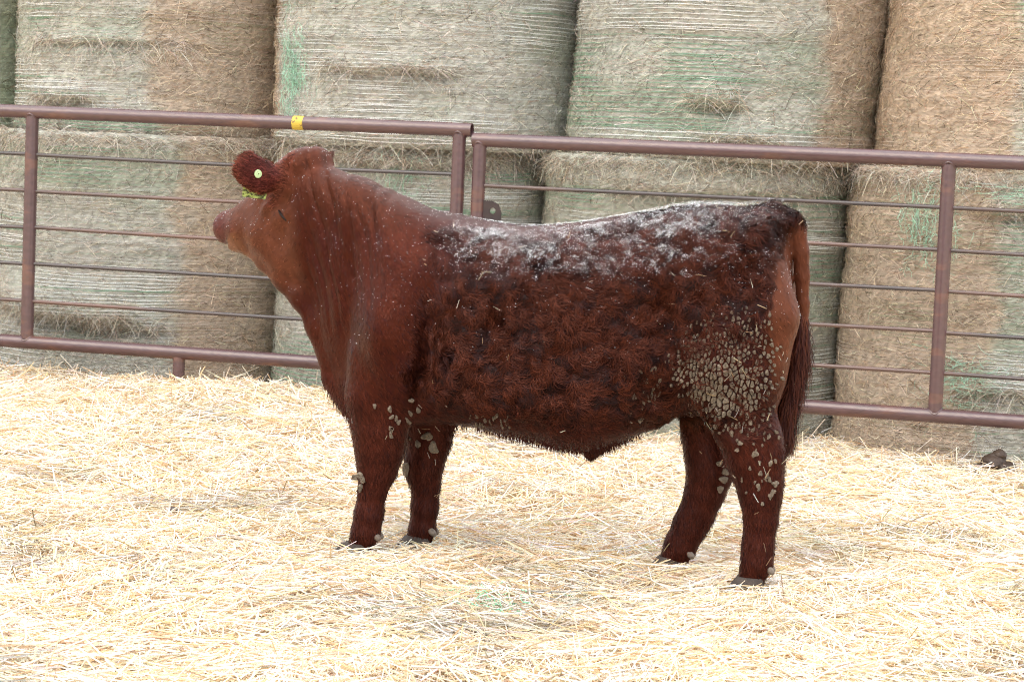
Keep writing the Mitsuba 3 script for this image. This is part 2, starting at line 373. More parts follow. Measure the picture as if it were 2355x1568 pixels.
        while zl < s.z1 - s.bare:
            tt = np.linspace(-1.65, 1.65, 60)
            wob = 0.016 * (meshkit.fbm(np.stack([tt * 2.2, tt * 0 + k * 0.11, tt * 0], -1), 3, s.seed) - 0.5) + 0.006 * (meshkit.noise(np.stack([tt * 9, tt * 0 + k, tt * 0], -1), s.seed) - 0.5)
            lift = 0.008 + 0.012 * (meshkit.fbm(np.stack([tt * 5, tt * 0 + k * 0.35, tt * 0], -1), 2, s.seed + 60) - 0.55)
            path = s.point(tt, zl + wob, lift)
            green = band[k % 400] > 0.60 or rng.random() < 0.06 or (s.bare > 0.05 and zl > s.z1 - s.bare - 0.06 and s.z0 < 0.5)
            base = np.array([0.22, 0.42, 0.29] if green else [0.76, 0.79, 0.80])
            bb = s.brownness(tt, np.full_like(tt, zl))[:, None]
            vis = meshkit.fbm(np.stack([tt * 1.8, tt * 0 + k * 0.09, tt * 0], -1), 3, s.seed + 90)[:, None]
            cc = base * (0.75 + 0.5 * vis)
            cc = cc * (1 - 0.6 * bb) + np.array([0.42, 0.31, 0.21]) * 0.6 * bb
            rad = (0.0022 if not green else 0.0016) * (0.35 + 0.8 * 1.3 * sst(0.42, 0.66, vis[:, 0])) * (1 - 0.3 * bb[:, 0])
            v, f = tubes(path[None], rad[None], 3)
            parts.append((v, f, np.repeat(np.clip(cc * s.tone, 0.01, 0.85), 3, axis=0)))
            zl += rng.choice([0.009, 0.018, 0.023, 0.03], p=[0.18, 0.32, 0.32, 0.18]); k += 1
        mesh, col = joined(parts)
        put(key + "__net_wrap", mesh, "net_mat", True, col, kind="stuff")
        # hay stems lying on the surface
        n = s.stems
        a = rng.uniform(-1.62, 1.62, n); zz = rng.uniform(s.z0 + 0.02, s.z1 - 0.02, n)
        L = 0.015 + 0.085 * rng.random(n) ** 2.4; el = np.where(rng.random(n) < 0.62, 0.35 * rng.standard_normal(n), rng.uniform(-1.5, 1.5, n))
        q = np.linspace(-0.5, 0.5, 3)
        lift = 0.002 + 0.012 * rng.random(n) ** 2.5
        TH = a[:, None] + q * (L * np.cos(el) / s.R)[:, None]
        Z = np.clip(zz[:, None] + q * (L * np.sin(el))[:, None] + 0.18 * L[:, None] * (q ** 2 - .1) * rng.standard_normal(n)[:, None], s.z0, s.z1)
        path = s.point(TH, Z, lift[:, None] * (1 + 2.2 * q * rng.standard_normal(n)[:, None] * 0.4))
        A = ANG0 + a
        radial = np.stack([np.cos(A), np.sin(A), A * 0], -1)
        v, f = ribbons(path, np.repeat(rng.uniform(0.0006, 0.0014, n)[:, None], 3, 1), np.repeat(unit(np.cross(path[:, 2] - path[:, 0], radial + 0.7 * rng.standard_normal((n, 3)))), 3, 0).reshape(n, 3, 3))
        br = s.brownness(a, zz)
        c = pick(HAY, (2.8, 3.2, 2.4, 0.9, 1.8, 0.9), n, 0.15, rng)
        cw = pick(HAY, (4, 1.2, 0.4, 1.8, 1.8, 0.9), n, 0.15, rng) * [1.05, 0.97, 0.88]
        c = np.where((br > 0.5)[:, None], cw, c) * s.tone
        parts = [(v, f, per_vertex(np.clip(c, 0.01, 0.85), n, len(v)))]
        # bare fringe at the top edge, and shaggy hay at the ledges
        spots = [(0.0, s.z1 - 0.03, 1.5, 0.045, 2600, 0.030), (0.0, s.z0 + 0.02, 1.5, 0.025, 700, 0.03)] if s.bare else []
        if s.foot:
            spots.append((0.0, s.z0 + 0.02, 1.5, 0.03, 900, 0.03))
        spots += [(la, lz - 0.01, lw / s.R, lh * 0.8, int(520 * lw / 0.3 * (1 + (lo > 0.08) * 1.6)), lo) for la, lz, lw, lh, lo in s.ledges]
        for ca, cz, wa, wz, n, lo in spots:
            a = ca + wa * rng.uniform(-1, 1, n); zz = np.clip(cz + wz * rng.standard_normal(n) * 0.8, s.z0, s.z1)
            base = s.point(a, zz, 0.0)
            A = ANG0 + a
            radial = np.stack([np.cos(A), np.sin(A), A * 0], -1); tang = np.stack([-np.sin(A), np.cos(A), A * 0], -1)
            d = unit(radial * rng.uniform(0.05, 0.5, n)[:, None] + tang * (1.1 * rng.standard_normal(n))[:, None] + np.array([0, 0, 1.0]) * (0.35 * rng.standard_normal(n))[:, None])
            L = rng.uniform(0.03, 0.12, n)
            q = np.linspace(0, 1, 4)
            path = base[:, None] + d[:, None] * (q * L[:, None])[..., None] - np.array([0, 0, 1.0]) * ((q ** 2) * (L * rng.uniform(0.1, 0.8, n))[:, None])[..., None]
            v, f = ribbons(path, rng.uniform(0.0007, 0.0015, n)[:, None] * np.linspace(1, 0.6, 4), np.repeat(unit(np.cross(d, rng.standard_normal((n, 3)))), 4, 0).reshape(n, 4, 3))
            c = pick(HAY, (4, 2, 1, 2, 2.5, 1.0), n, 0.18, rng) * s.tone
            parts.append((v, f, per_vertex(np.clip(c, 0.01, 0.85), n, len(v))))
        mesh, col = joined(parts)
        put(key + "__loose_hay", mesh, "hay_mat", False, col, kind="stuff")
        BALES[key] = s


ZL0, ZL1, ZU1 = -0.05, 1.415, 2.86
up_, lo_ = "in the upper row", "in the lower row"
Bale(-2.31, 0.825, ZL1, ZU1, 1, stems=5000, tone=(0.85, 0.92, 0.8)).build("hay_bale", "dark green strip of a hay bale at the far left of the upper row")
Bale(-0.72, 0.79, ZL1, ZU1, 2, brown=[(0.40, 1.7)], ledges=[(-0.30, 1.62, 0.22, 0.05, 0.05), (0.0, 1.92, 0.5, 0.03, 0.018)]).build("hay_bale_001", "upper row hay bale with grey green left half and brown right half")
Bale(0.895, 0.846, ZL1, ZU1, 3, brown=[(-1.7, -0.95)], ledges=[(0.02, 1.83, 0.38, 0.05, 0.03)]).build("hay_bale_002", "upper row hay bale above where the panels meet, green net scraps at left")
Bale(2.548, 0.828, ZL1, ZU1, 4, brown=[(0.78, 1.7)], ledges=[(0.12, 1.72, 0.14, 0.07, 0.045), (0.30, 1.54, 0.2, 0.04, 0.03)], lean=0.05).build("hay_bale_003", "upper row hay bale with a torn net hole, white strings and a brown right edge")
Bale(4.196, 0.84, ZL1, ZU1, 5, brown=[(-1.7, -0.03)], lean=0.06, tone=(1.06, 1.02, 0.98)).build("hay_bale_004", "bright tan hay bale at the right end of the upper row")
Bale(-0.745, 0.862, ZL0, ZL1 + 0.015, 6, brown=[(0.60, 1.7)], ledges=[(-0.16, 0.47, 0.42, 0.10, 0.10), (0.25, 0.40, 0.25, 0.05, 0.04)], bare=0.075, d=1.22).build("hay_bale_005", "lower row hay bale behind the left panel, a shaggy clump bulging near its foot")
Bale(0.853, 0.76, ZL0, ZL1 + 0.005, 7, ledges=[(0.2, 1.36, 0.5, 0.05, 0.03)], bare=0.10).build("hay_bale_006", "lower row hay bale behind the bull's head and neck")
Bale(2.413, 0.822, ZL0, ZL1 + 0.012, 8, bare=0.15, lean=0.015, tone=(0.93, 0.93, 0.9), ledges=[(0.35, 1.27, 0.6, 0.05, 0.03)]).build("hay_bale_007", "lower row hay bale behind the bull's back, under a shaggy dark grey rim")
Bale(4.05, 0.835, ZL0, ZL1 + 0.015, 9, brown=[(-1.7, 0.0)], bare=0.07, lean=0.03, foot=1, ledges=[(0.28, 1.25, 0.3, 0.07, 0.05), (0.2, 0.36, 0.3, 0.05, 0.03)]).build("hay_bale_008", "lower row hay bale at the right end, tan with green net stains")
Bale(-2.41, 0.82, ZL0, ZL1 + 0.015, 10, stems=2500).build("hay_bale_009", "hay bale beyond the left edge of the lower row")
# the ragged green net scraps
def scrap(key, base, axes, n, size, label, rng, rad=0.0016, col=(0.10, 0.46, 0.24), cat="net scrap", group=None):
    st = rng.standard_normal((n, 2)) * size * 0.5
    a = rng.uniform(0, 2 * np.pi, n)
    L = rng.uniform(0.3, 1.2, n) * size[0] * 0.5
    q = np.linspace(-0.5, 0.5, 6)
    cur = a[:, None] + q * (1.6 * rng.standard_normal(n))[:, None]
    x = st[:, :1] + np.cumsum(np.cos(cur), 1) / 6 * L[:, None]
    y = st[:, 1:] + np.cumsum(np.sin(cur), 1) / 6 * L[:, None] * (size[1] / size[0])
    h = 0.004 + 0.016 * rng.random((n, 1)) + 0.004 * rng.standard_normal((n, 6))
    path = base(x, y, h)
    v, f = tubes(path, np.full((n, 6), rad), 3)
    c = np.clip(np.array(col) * (1 + 0.25 * rng.standard_normal((n, 1))) + 0.12 * rng.random((n, 1)), 0.02, 0.8)
    put(key, (v, f), "net_mat", False, per_vertex(c, n, len(v)), label, cat, group, "stuff")


for key, name, th, z, size, n in (("hay_bale_002", "net_scrap", -0.72, 1.80, (0.15, 0.24), 190), ("hay_bale_008", "net_scrap", -0.42, 1.15, (0.15, 0.26), 130), ("hay_bale_008", "net_scrap", -0.10, 0.40, (0.20, 0.14), 110),
                                  ("hay_bale_008", "net_scrap", 0.33, 1.33, (0.40, 0.035), 80), ("hay_bale_006", "net_scrap", 0.17, 1.20, (0.12, 0.22), 90)):
    b = BALES[key]
    scrap(number(key + "__net_scrap"), lambda x, y, h: b.point(th + x / b.R, z + y, h + 0.004), None, int(n * 1.8), size, "torn scrap of green net wrap", np.random.default_rng(n + 5), 0.0010, (0.30, 0.55, 0.42), cat=None)
s0 = np.array([-0.017, 7.724])
scrap("net_scrap", lambda x, y, h: np.stack([s0[0] + x, s0[1] + y, height(s0[0] + x, s0[1] + y) + 0.012 + h * 1.2], -1), None, 60, (0.17, 0.22), "tangle of torn green bale netting lying on the straw in front of the bull", np.random.default_rng(5), 0.0013, (0.16, 0.55, 0.32))
# ------------------------------------------------------------------ the bull
BO = np.array([-0.49, 8.60, 0.0]); BS = np.array([0.975, -0.222, 0.0]); BL = np.array([0.222, 0.975, 0.0])   # origin, towards the tail, away from the camera
BULL = lambda q: BO + q[..., :1] * BS + q[..., 1:2] * BL + q[..., 2:] * np.array([0, 0, 1.0])
STEP = 0.0082
lo3, hi3 = np.array([-0.80, -0.46, -0.05]), np.array([1.62, 0.58, 1.50])
ax_s, ax_l, ax_z = (np.arange(a, b, STEP) for a, b in zip(lo3, hi3))
shape3 = (len(ax_s), len(ax_l), len(ax_z))

OUT = [(-0.30, 1.34), (-0.23, 1.372), (-0.161, 1.35), (-0.075, 1.338), (0.04, 1.293), (0.138, 1.252), (0.203, 1.227), (0.299, 1.214), (0.363, 1.204), (0.489, 1.193), (0.584, 1.193), (0.708, 1.208), (0.831, 1.235),
       (0.953, 1.258), (1.074, 1.277), (1.165, 1.286), (1.286, 1.290), (1.375, 1.299), (1.425, 1.296), (1.462, 1.268), (1.472, 1.181), (1.476, 1.094), (1.484, 1.022), (1.486, 0.932), (1.486, 0.851),
       (1.478, 0.797), (1.470, 0.735), (1.450, 0.66), (1.40, 0.60), (1.30, 0.57), (1.20, 0.565), (1.129, 0.584), (1.092, 0.562), (1.045, 0.518), (0.988, 0.489), (0.926, 0.460), (0.865, 0.434), (0.80, 0.412), (0.717, 0.414), (0.652, 0.433),
       (0.566, 0.444), (0.48, 0.457), (0.394, 0.471), (0.309, 0.474), (0.20, 0.463), (0.05, 0.47), (-0.05, 0.475), (-0.098, 0.498), (-0.154, 0.555), (-0.175, 0.637), (-0.198, 0.68), (-0.21, 0.731), (-0.249, 0.799), (-0.27, 0.848),
       (-0.322, 0.91), (-0.35, 0.94), (-0.37, 1.02), (-0.37, 1.15), (-0.36, 1.28)]


def polygon_depth(poly, S, Z):
    """signed distance to the outline, positive inside"""
    p = np.asarray(poly); q = np.roll(p, -1, 0)
    best, inside = np.full(S.shape, 9.0), np.zeros(S.shape, bool)
    for (x0, y0), (x1, y1) in zip(p, q):
        t = np.clip(((S - x0) * (x1 - x0) + (Z - y0) * (y1 - y0)) / ((x1 - x0) ** 2 + (y1 - y0) ** 2), 0, 1)
        best = np.minimum(best, np.hypot(S - x0 - t * (x1 - x0), Z - y0 - t * (y1 - y0)))
        if y0 != y1:
            inside ^= ((y0 > Z) != (y1 > Z)) & (S < (x1 - x0) * (Z - y0) / (y1 - y0) + x0)
    return np.where(inside, best, -best)


S2, Z2 = np.meshgrid(ax_s, ax_z, indexing="ij")
depth = ndimage.gaussian_filter(polygon_depth(OUT, S2, Z2), 1.0)
bell = lambda s0, z0, a, b, h: h * np.exp(-((S2 - s0) / a) ** 2 - ((Z2 - z0) / b) ** 2)
W = np.interp(S2, [-0.4, -0.25, -0.12, 0.0, 0.12, 0.25, 0.45, 0.7, 0.95, 1.15, 1.3, 1.42, 1.52], [0.10, 0.12, 0.15, 0.19, 0.235, 0.255, 0.285, 0.315, 0.305, 0.285, 0.275, 0.235, 0.15])
W = ndimage.gaussian_filter(W, 4)
W += bell(0.09, 0.80, 0.11, 0.16, 0.080) + bell(0.12, 0.56, 0.09, 0.07, 0.02)            # shoulder and upper arm
W += bell(0.16, 0.98, 0.16, 0.15, 0.012) - bell(0.262, 0.72, 0.045, 0.20, 0.050) - bell(-0.06, 0.86, 0.035, 0.20, 0.026) - bell(0.215, 0.57, 0.025, 0.09, 0.04) - bell(-0.035, 0.66, 0.02, 0.10, 0.02)          # blade; groove behind the shoulder
W -= bell(-0.10, 0.62, 0.09, 0.18, 0.06)            # brisket and dewlap narrow
W -= bell(-0.30, 0.88, 0.10, 0.12, 0.055)
W += bell(1.36, 0.82, 0.13, 0.20, 0.028)            # thigh
W -= bell(1.09, 0.86, 0.08, 0.20, 0.042)            # flank hollow
W -= bell(1.10, 0.58, 0.12, 0.10, 0.09)
W -= bell(0.72, 1.18, 0.5, 0.10, 0.035)             # loin
W += bell(1.13, 1.20, 0.08, 0.07, 0.018)            # hook bone
W -= bell(-0.02, 1.06, 0.05, 0.25, 0.012)
Rr = np.interp(S2, [-0.4, -0.25, -0.1, 0.1, 0.4, 0.9, 1.3, 1.5], [0.10, 0.12, 0.16, 0.21, 0.25, 0.26, 0.23, 0.20])
Rr = ndimage.gaussian_filter(Rr, 6)
L0 = 0.075 * sst(0.05, -0.30, S2) ** 1.3             # the neck bends away from the camera
q2 = np.minimum(depth / Rr, 1.0)
l3 = ax_l[None, :, None]
pw = 2.3
field = (np.clip(1 - q2, 0, 9) ** pw)[:, None, :] + np.abs((l3 - L0[:, None, :]) / W[:, None, :]) ** pw
field = ((field ** (1 / pw) - 1) * np.minimum(W, Rr)[:, None, :]).astype(np.float32)


def region(a, b):
    sl = []
    for k, axv in enumerate((ax_s, ax_l, ax_z)):
        i0, i1 = np.searchsorted(axv, a[k]), np.searchsorted(axv, b[k])
        sl.append(slice(max(i0, 0), max(i1, 1)))
    return tuple(sl), np.meshgrid(ax_s[sl[0]], ax_l[sl[1]], ax_z[sl[2]], indexing="ij")


def blend(sl, d, k):
    f = field[sl]
    h = np.clip(0.5 + 0.5 * (d - f) / k, 0, 1)
    field[sl] = d * (1 - h) + f * h - k * h * (1 - h)


def cone(a, b, ra, rb, k=0.03, flat=1.0):
    """round cone between two points (s, l, z); flat < 1 makes it thinner across l"""
    a, b = np.array(a, float), np.array(b, float)
    pad = max(ra, rb) + 2 * k + 0.02
    sl, (x, y, z) = region(np.minimum(a, b) - pad, np.maximum(a, b) + pad)
    d = b - a
    lc = a[1] + (b[1] - a[1]) * 0
    px, py, pz = x - a[0], (y - a[1]) / flat, z - a[2]
    d2 = np.array([d[0], d[1] / flat, d[2]])
    t = np.clip((px * d2[0] + py * d2[1] + pz * d2[2]) / (d2 @ d2), 0, 1)
    dist = np.sqrt((px - t * d2[0]) ** 2 + (py - t * d2[1]) ** 2 + (pz - t * d2[2]) ** 2) - (ra + (rb - ra) * t)
    blend(sl, dist * (0.5 + 0.5 * flat), k)


def chain(pts, l, k=0.02, flat=0.85):
    """pts: (s, z, r, l offset)"""
    for p, q in zip(pts[:-1], pts[1:]):
        cone((p[0], l + p[3], p[1]), (q[0], l + q[3], q[1]), p[2], q[2], k, flat)


def blob(c, axes, radii, k=0.03, cut=False):
    """ellipsoid with the given axes (rows)"""
    c, axes, radii = np.array(c), np.array(axes), np.array(radii)
    pad = radii.max() + 2 * k + 0.02
    sl, (x, y, z) = region(c - pad, c + pad)
    p = np.stack([x - c[0], y - c[1], z - c[2]], -1)
    e = p @ axes.T / radii
    n = np.sqrt((e ** 2).sum(-1)); g = np.sqrt(((e / radii) ** 2).sum(-1))
    d = n * (n - 1) / np.maximum(g, 1e-6)
    if cut:
        f = field[sl]
        h = np.clip(0.5 - 0.5 * (d + f) / k, 0, 1)
        field[sl] = f * (1 - h) - d * h + k * h * (1 - h)
    else:
        blend(sl, d, k)


# legs (s, z, r, l)
chain([(0.085, 0.70, 0.150, 0.02), (0.066, 0.56, 0.128, 0.01), (0.070, 0.46, 0.100, 0), (0.070, 0.385, 0.088, 0), (0.064, 0.308, 0.070, 0), (0.052, 0.24, 0.050, 0), (0.040, 0.15, 0.050, 0), (0.030, 0.085, 0.050, 0), (0.008, 0.03, 0.044, 0)], -0.135, 0.02)
chain([(0.17, 0.62, 0.12, 0), (0.180, 0.50, 0.10, 0), (0.182, 0.40, 0.080, 0), (0.168, 0.325, 0.072, 0), (0.168, 0.275, 0.064, 0), (0.178, 0.22, 0.050, 0), (0.176, 0.15, 0.049, 0), (0.170, 0.07, 0.047, 0), (0.158, 0.02, 0.046, 0)], 0.12, 0.02)
chain([(1.315, 0.76, 0.165, 0.02), (1.330, 0.66, 0.140, 0.015), (1.350, 0.58, 0.108, 0.01), (1.380, 0.518, 0.106, 0), (1.402, 0.444, 0.098, 0), (1.420, 0.369, 0.080, 0), (1.426, 0.316, 0.070, 0), (1.430, 0.24, 0.057, 0), (1.426, 0.152, 0.053, 0), (1.424, 0.09, 0.054, 0), (1.409, 0.035, 0.046, 0)], -0.14, 0.02)
chain([(1.26, 0.70, 0.14, 0), (1.19, 0.57, 0.088, 0), (1.182, 0.50, 0.080, 0), (1.200, 0.424, 0.082, 0), (1.211, 0.356, 0.083, 0), (1.196, 0.279, 0.070, 0), (1.174, 0.206, 0.062, 0), (1.150, 0.154, 0.060, 0), (1.120, 0.085, 0.056, 0), (1.095, 0.03, 0.050, 0)], 0.13, 0.02)
for sd in (1, -1):
    cone((1.385, 0.13 * sd, 1.06), (1.412, 0.145 * sd, 0.93), 0.100, 0.108, 0.04)
    cone((1.412, 0.145 * sd, 0.93), (1.378, 0.145 * sd, 0.74), 0.108, 0.115, 0.04)
# fold of the flank and the sheath
cone((1.20, -0.19, 0.72), (1.06, -0.15, 0.60), 0.05, 0.03, 0.06)
cone((0.83, 0.02, 0.46), (0.80, 0.02, 0.400), 0.055, 0.026, 0.03)
# dewlap
cone((-0.24, 0.05, 0.80), (-0.165, 0.02, 0.60), 0.022, 0.030, 0.035)
cone((-0.165, 0.02, 0.60), (-0.08, 0.0, 0.52), 0.030, 0.045, 0.03)
# tail
chain([(1.40, 1.275, 0.040, 0), (1.465, 1.255, 0.036, 0), (1.488, 1.218, 0.033, 0), (1.505, 1.15, 0.028, 0), (1.515, 1.06, 0.025, 0), (1.521, 0.97, 0.023, 0), (1.523, 0.90, 0.022, 0), (1.520, 0.80, 0.022, 0), (1.510, 0.70, 0.023, 0), (1.490, 0.60, 0.020, 0), (1.488, 0.53, 0.010, 0)], 0.0, 0.012, 1.0)
# head: e1 from the poll to the muzzle, e2 to the near side, e3 up out of the forehead
POLL = np.array([-0.318, 0.095, 1.380])
MUZ = np.array([-0.720, 0.275, 1.122])
e1 = unit(MUZ - POLL)
e2 = unit(np.cross([0, 0, 1.0], e1)); e2 = e2 if e2[1] < 0 else -e2
e3 = np.cross(e1, e2); e3 = e3 if e3[2] > 0 else -e3
H = lambda a, b, c: POLL + a * e1 + b * e2 + c * e3
HA = [e1, e2, e3]
EY1, EY3 = unit(-0.307 * e1 - 0.95 * e3), unit(0.95 * e1 - 0.307 * e3)
blob(H(0.10, 0, -0.055), HA, (0.16, 0.105, 0.105), 0.03)
blob(H(-0.005, 0, -0.018), HA, (0.095, 0.110, 0.058), 0.05)
cone(H(0.12, 0, -0.075), H(0.41, 0, -0.055), 0.090, 0.064, 0.03)
blob(H(0.440, 0, -0.046), HA, (0.060, 0.072, 0.066), 0.025)
blob(H(0.412, 0, -0.122), HA, (0.055, 0.055, 0.032), 0.012)
for sd in (1, -1):
    blob(H(0.18, 0.045 * sd, -0.145), HA, (0.13, 0.050, 0.10), 0.035)
    cone(H(0.21, 0.035 * sd, -0.185), H(0.40, 0.012 * sd, -0.118), 0.052, 0.030, 0.03)
    cone(H(0.07, 0.088 * sd, -0.095), H(0.165, 0.100 * sd, -0.110), 0.020, 0.018, 0.02)
    blob(H(0.104, 0.096 * sd, -0.168), HA, (0.042, 0.022, 0.030), 0.02)
    blob(H(0.100, 0.134 * sd, -0.170), [EY1, e2, EY3], (0.042, 0.022, 0.013), 0.012, True)
    pass
cone(H(0.16, 0, -0.16), (-0.565, 0.18, 1.115), 0.105, 0.070, 0.03)
cone((-0.430, 0.12, 1.10), (-0.36, 0.09, 1.03), 0.100, 0.085, 0.03)
cone((-0.290, 0.05, 0.90), (-0.222, 0.04, 0.79), 0.045, 0.045, 0.03)
cone((-0.222, 0.04, 0.79), (-0.165, 0.03, 0.68), 0.045, 0.045, 0.03)
cone((-0.640, 0.22, 1.082), (-0.545, 0.17, 1.062), 0.026, 0.034, 0.02)
cone((-0.545, 0.17, 1.062), (-0.455, 0.13, 1.010), 0.034, 0.042, 0.03)
cone((-0.455, 0.13, 1.010), (-0.370, 0.09, 0.952), 0.042, 0.046, 0.03)
cone((-0.370, 0.09, 0.952), (-0.300, 0.06, 0.880), 0.046, 0.040, 0.03)
blob(H(0.468, 0.0, -0.103), HA, (0.055, 0.085, 0.009), 0.007, True)
for sd in (1, -1):
    blob(H(0.500, 0.050 * sd, -0.030), HA, (0.020, 0.014, 0.011), 0.008, True)
for sd in (1, -1):
    blob(H(0.060, 0.124 * sd, -0.125), [unit(e1 - 0.6 * e3), e2, unit(e3 + 0.6 * e1)], (0.055, 0.026, 0.018), 0.016, True)
# ears
EARB, EART = H(0.045, 0.085, -0.055), np.array([-0.496, -0.135, 1.350])
ea = unit(EART - EARB)
view = unit(np.array([0.1, -1.0, 0.12]))
en = unit(view - ea * (view @ ea)); eb = np.cross(ea, en)
LE = np.linalg.norm(EART - EARB)
cone(EARB - 0.02 * ea, EARB + 0.07 * ea, 0.038, 0.030, 0.03)
blob(EARB + 0.58 * LE * ea, [ea, eb, en], (0.47 * LE, 0.056, 0.016), 0.018)
blob(EARB + 0.78 * LE * ea + 0.012 * eb, [ea, eb, en], (0.20 * LE, 0.058, 0.014), 0.014)
blob(EARB + 0.50 * LE * ea - 0.024 * np.sign(eb[2]) * eb, [ea, eb, en], (0.36 * LE, 0.046, 0.015), 0.014)
FB, FT = np.array([-0.285, 0.175, 1.355]), np.array([-0.275, 0.275, 1.400])
fa_ = unit(FT - FB); fn_ = unit(np.cross(fa_, [0, 0, 1.0])); fb_ = np.cross(fa_, fn_)
cone(FB, FB + 0.05 * fa_, 0.032, 0.026, 0.03)
blob(FB + 0.07 * fa_, [fa_, fb_, fn_], (0.085, 0.035, 0.016), 0.018)


def surface_nets(f, origin, step):
    """isosurface f = 0 of a grid, as quads"""
    neg = f < 0
    c = np.zeros(tuple(n - 1 for n in f.shape), np.int8)
    for a, b, d in np.ndindex(2, 2, 2):
        c += neg[a:a + c.shape[0], b:b + c.shape[1], d:d + c.shape[2]]
    ci = np.argwhere((c > 0) & (c < 8))
    vid = np.full(c.shape, -1, np.int32); vid[tuple(ci.T)] = np.arange(len(ci))
    acc, cnt = np.zeros((len(ci), 3)), np.zeros(len(ci))
    corners = list(np.ndindex(2, 2, 2))
    for p in corners:
        for ax in range(3):
            if p[ax] == 0:
                q = list(p); q[ax] = 1
                fp, fq = f[tuple((ci + p).T)], f[tuple((ci + q).T)]
                hit = (fp < 0) != (fq < 0)
                t = np.where(hit, fp / np.where(hit, fp - fq, 1), 0)
                pos = ci + np.array(p, float); pos[:, ax] += t
                acc[hit] += pos[hit]; cnt[hit] += 1
    v = acc / cnt[:, None] * step + origin
    F = []
    for ax in range(3):
        u, w = [(1, 2), (2, 0), (0, 1)][ax]
        a = [slice(None)] * 3; b = [slice(None)] * 3
        a[ax], b[ax] = slice(0, -1), slice(1, None)
        e = np.argwhere(neg[tuple(a)] != neg[tuple(b)])
        e = e[(e[:, u] > 0) & (e[:, w] > 0) & (e[:, u] < f.shape[u] - 1) & (e[:, w] < f.shape[w] - 1)]
        flip = neg[tuple(e.T)]
        o = np.zeros(3, int)
        def at(du, dw):
            g = e.copy(); g[:, u] -= du; g[:, w] -= dw
            return vid[tuple(g.T)]
        q = np.stack([at(1, 1), at(0, 1), at(0, 0), at(1, 0)], 1)
        F.append(np.where(flip[:, None], q, q[:, ::-1]))
    return v, np.vstack(F)


bv, bf = surface_nets(field, lo3, STEP)
body = trimesh.Trimesh(bv, np.vstack([bf[:, [0, 1, 2]], bf[:, [0, 2, 3]]]), process=False)
body = max(body.split(only_watertight=False), key=lambda m_: len(m_.vertices))
ee = body.edges_unique
for lam in (0.5, 0.5, 0.4):
    acc = np.zeros((len(body.vertices), 3)); cnt = np.zeros(len(body.vertices)); vv = np.array(body.vertices)
    for a_, b_ in ((0, 1), (1, 0)):
        np.add.at(acc, ee[:, a_], vv[ee[:, b_]]); np.add.at(cnt, ee[:, a_], 1)
    body.vertices = vv + lam * (acc / np.maximum(cnt, 1)[:, None] - vv)
bs = np.array(body.vertices); bn = np.array(body.vertex_normals)
grain = meshkit.fbm(bs * 9, 3, 31)
s_, l_, z_ = bs.T
ridge = sst(0.80, 0.95, bn[:, 2]) * sst(1.12, 0.85, s_)
curly = (1 - 0.9 * ridge) * sst(0.14, 0.40, s_ + 0.22 * (meshkit.fbm(bs * 6, 2, 33) - 0.5) + 0.12 * np.clip(0.75 - z_, 0, 1)) * sst(0.47, 0.62, z_) * (1 - sst(1.38, 1.47, s_ + 0.05 * (z_ - 0.95) - 0.28 * np.clip(z_ - 1.10, 0, 1) + 0.12 * (meshkit.fbm(bs * 8, 2, 34) - 0.5)))
neckness = sst(0.14, -0.02, s_ - 0.12 * (z_ - 1.0)) * sst(-0.33, -0.24, s_ + 0.05 * (z_ - 1.1)) * sst(0.72, 0.98, z_)
run = s_ + 0.30 * (z_ - 1.0) + 0.045 * (meshkit.fbm(bs * 4.5, 2, 35) - 0.5)
fold = sum(k * np.clip(1 - np.abs(2 * meshkit.noise(np.stack([run * fr, z_ * 2.2, l_ * 2], 1), sd) - 1) * 2.2, 0, 1) ** 2 for fr, sd, k in ((17, 36, 1.0), (36, 38, 0.5)))
disp = -0.012 * neckness * fold + 0.006 * (grain - 0.5) + curly * 0.022 * (meshkit.fbm(bs * [26, 26, 20], 2, 37) - 0.5)
face = sst(-0.27, -0.36, s_ + 0.15 * (z_ - 1.15))
bs = bs + bn * disp[:, None]
body.vertices = bs
bn = np.array(body.vertex_normals)
# colours of the coat, with the light on the flank painted in
red, dark, light = np.array([0.029, 0.0066, 0.0036]), np.array([0.016, 0.0044, 0.0030]), np.array([0.132, 0.047, 0.026])
tint = meshkit.fbm(bs * 5, 3, 41)[:, None] * 1.5 - 0.25
coat = red * (0.8 + 0.5 * tint)
low = sst(0.62, 0.30, z_)[:, None]
coat = coat * (1 - 0.55 * curly[:, None]) + dark * 0.55 * curly[:, None]
coat = coat * (1 - 0.5 * low) + np.array([0.026, 0.0068, 0.0048]) * 0.5 * low
strip = (sst(1.40, 1.47, s_ + 0.06 * (z_ - 0.95)) * sst(0.62, 0.82, z_) * (1 - sst(1.22, 1.28, z_)))[:, None]
strip = np.maximum(strip, (sst(1.485, 1.50, s_) * sst(0.78, 0.9, z_))[:, None])
coat = coat * (1 - 0.58 * strip) + light * 0.58 * strip
fc = (face * sst(0.86, 1.0, z_))[:, None]
coat = coat * (1 - 0.6 * fc) + light * 0.95 * 0.6 * fc
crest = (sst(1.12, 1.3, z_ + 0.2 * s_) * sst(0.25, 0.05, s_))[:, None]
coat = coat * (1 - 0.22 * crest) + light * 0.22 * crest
hd = (bs - POLL) @ np.array(HA).T
muz = (sst(0.33, 0.45, hd[:, 0] + 0.05 * (grain - 0.5)) * sst(-0.112, -0.096, hd[:, 2]))[:, None]
coat = coat * (1 - muz) + np.array([0.080, 0.028, 0.024]) * muz
onhead = (bs[:, 2] > 0.95) & (bs[:, 0] < -0.35)
muz = muz * onhead[:, None]
chin = (onhead * sst(0.33, 0.38, hd[:, 0]) * sst(-0.098, -0.112, hd[:, 2]))[:, None]
coat = coat * (1 - 0.7 * chin) + np.array([0.17, 0.075, 0.040]) * 0.7 * chin
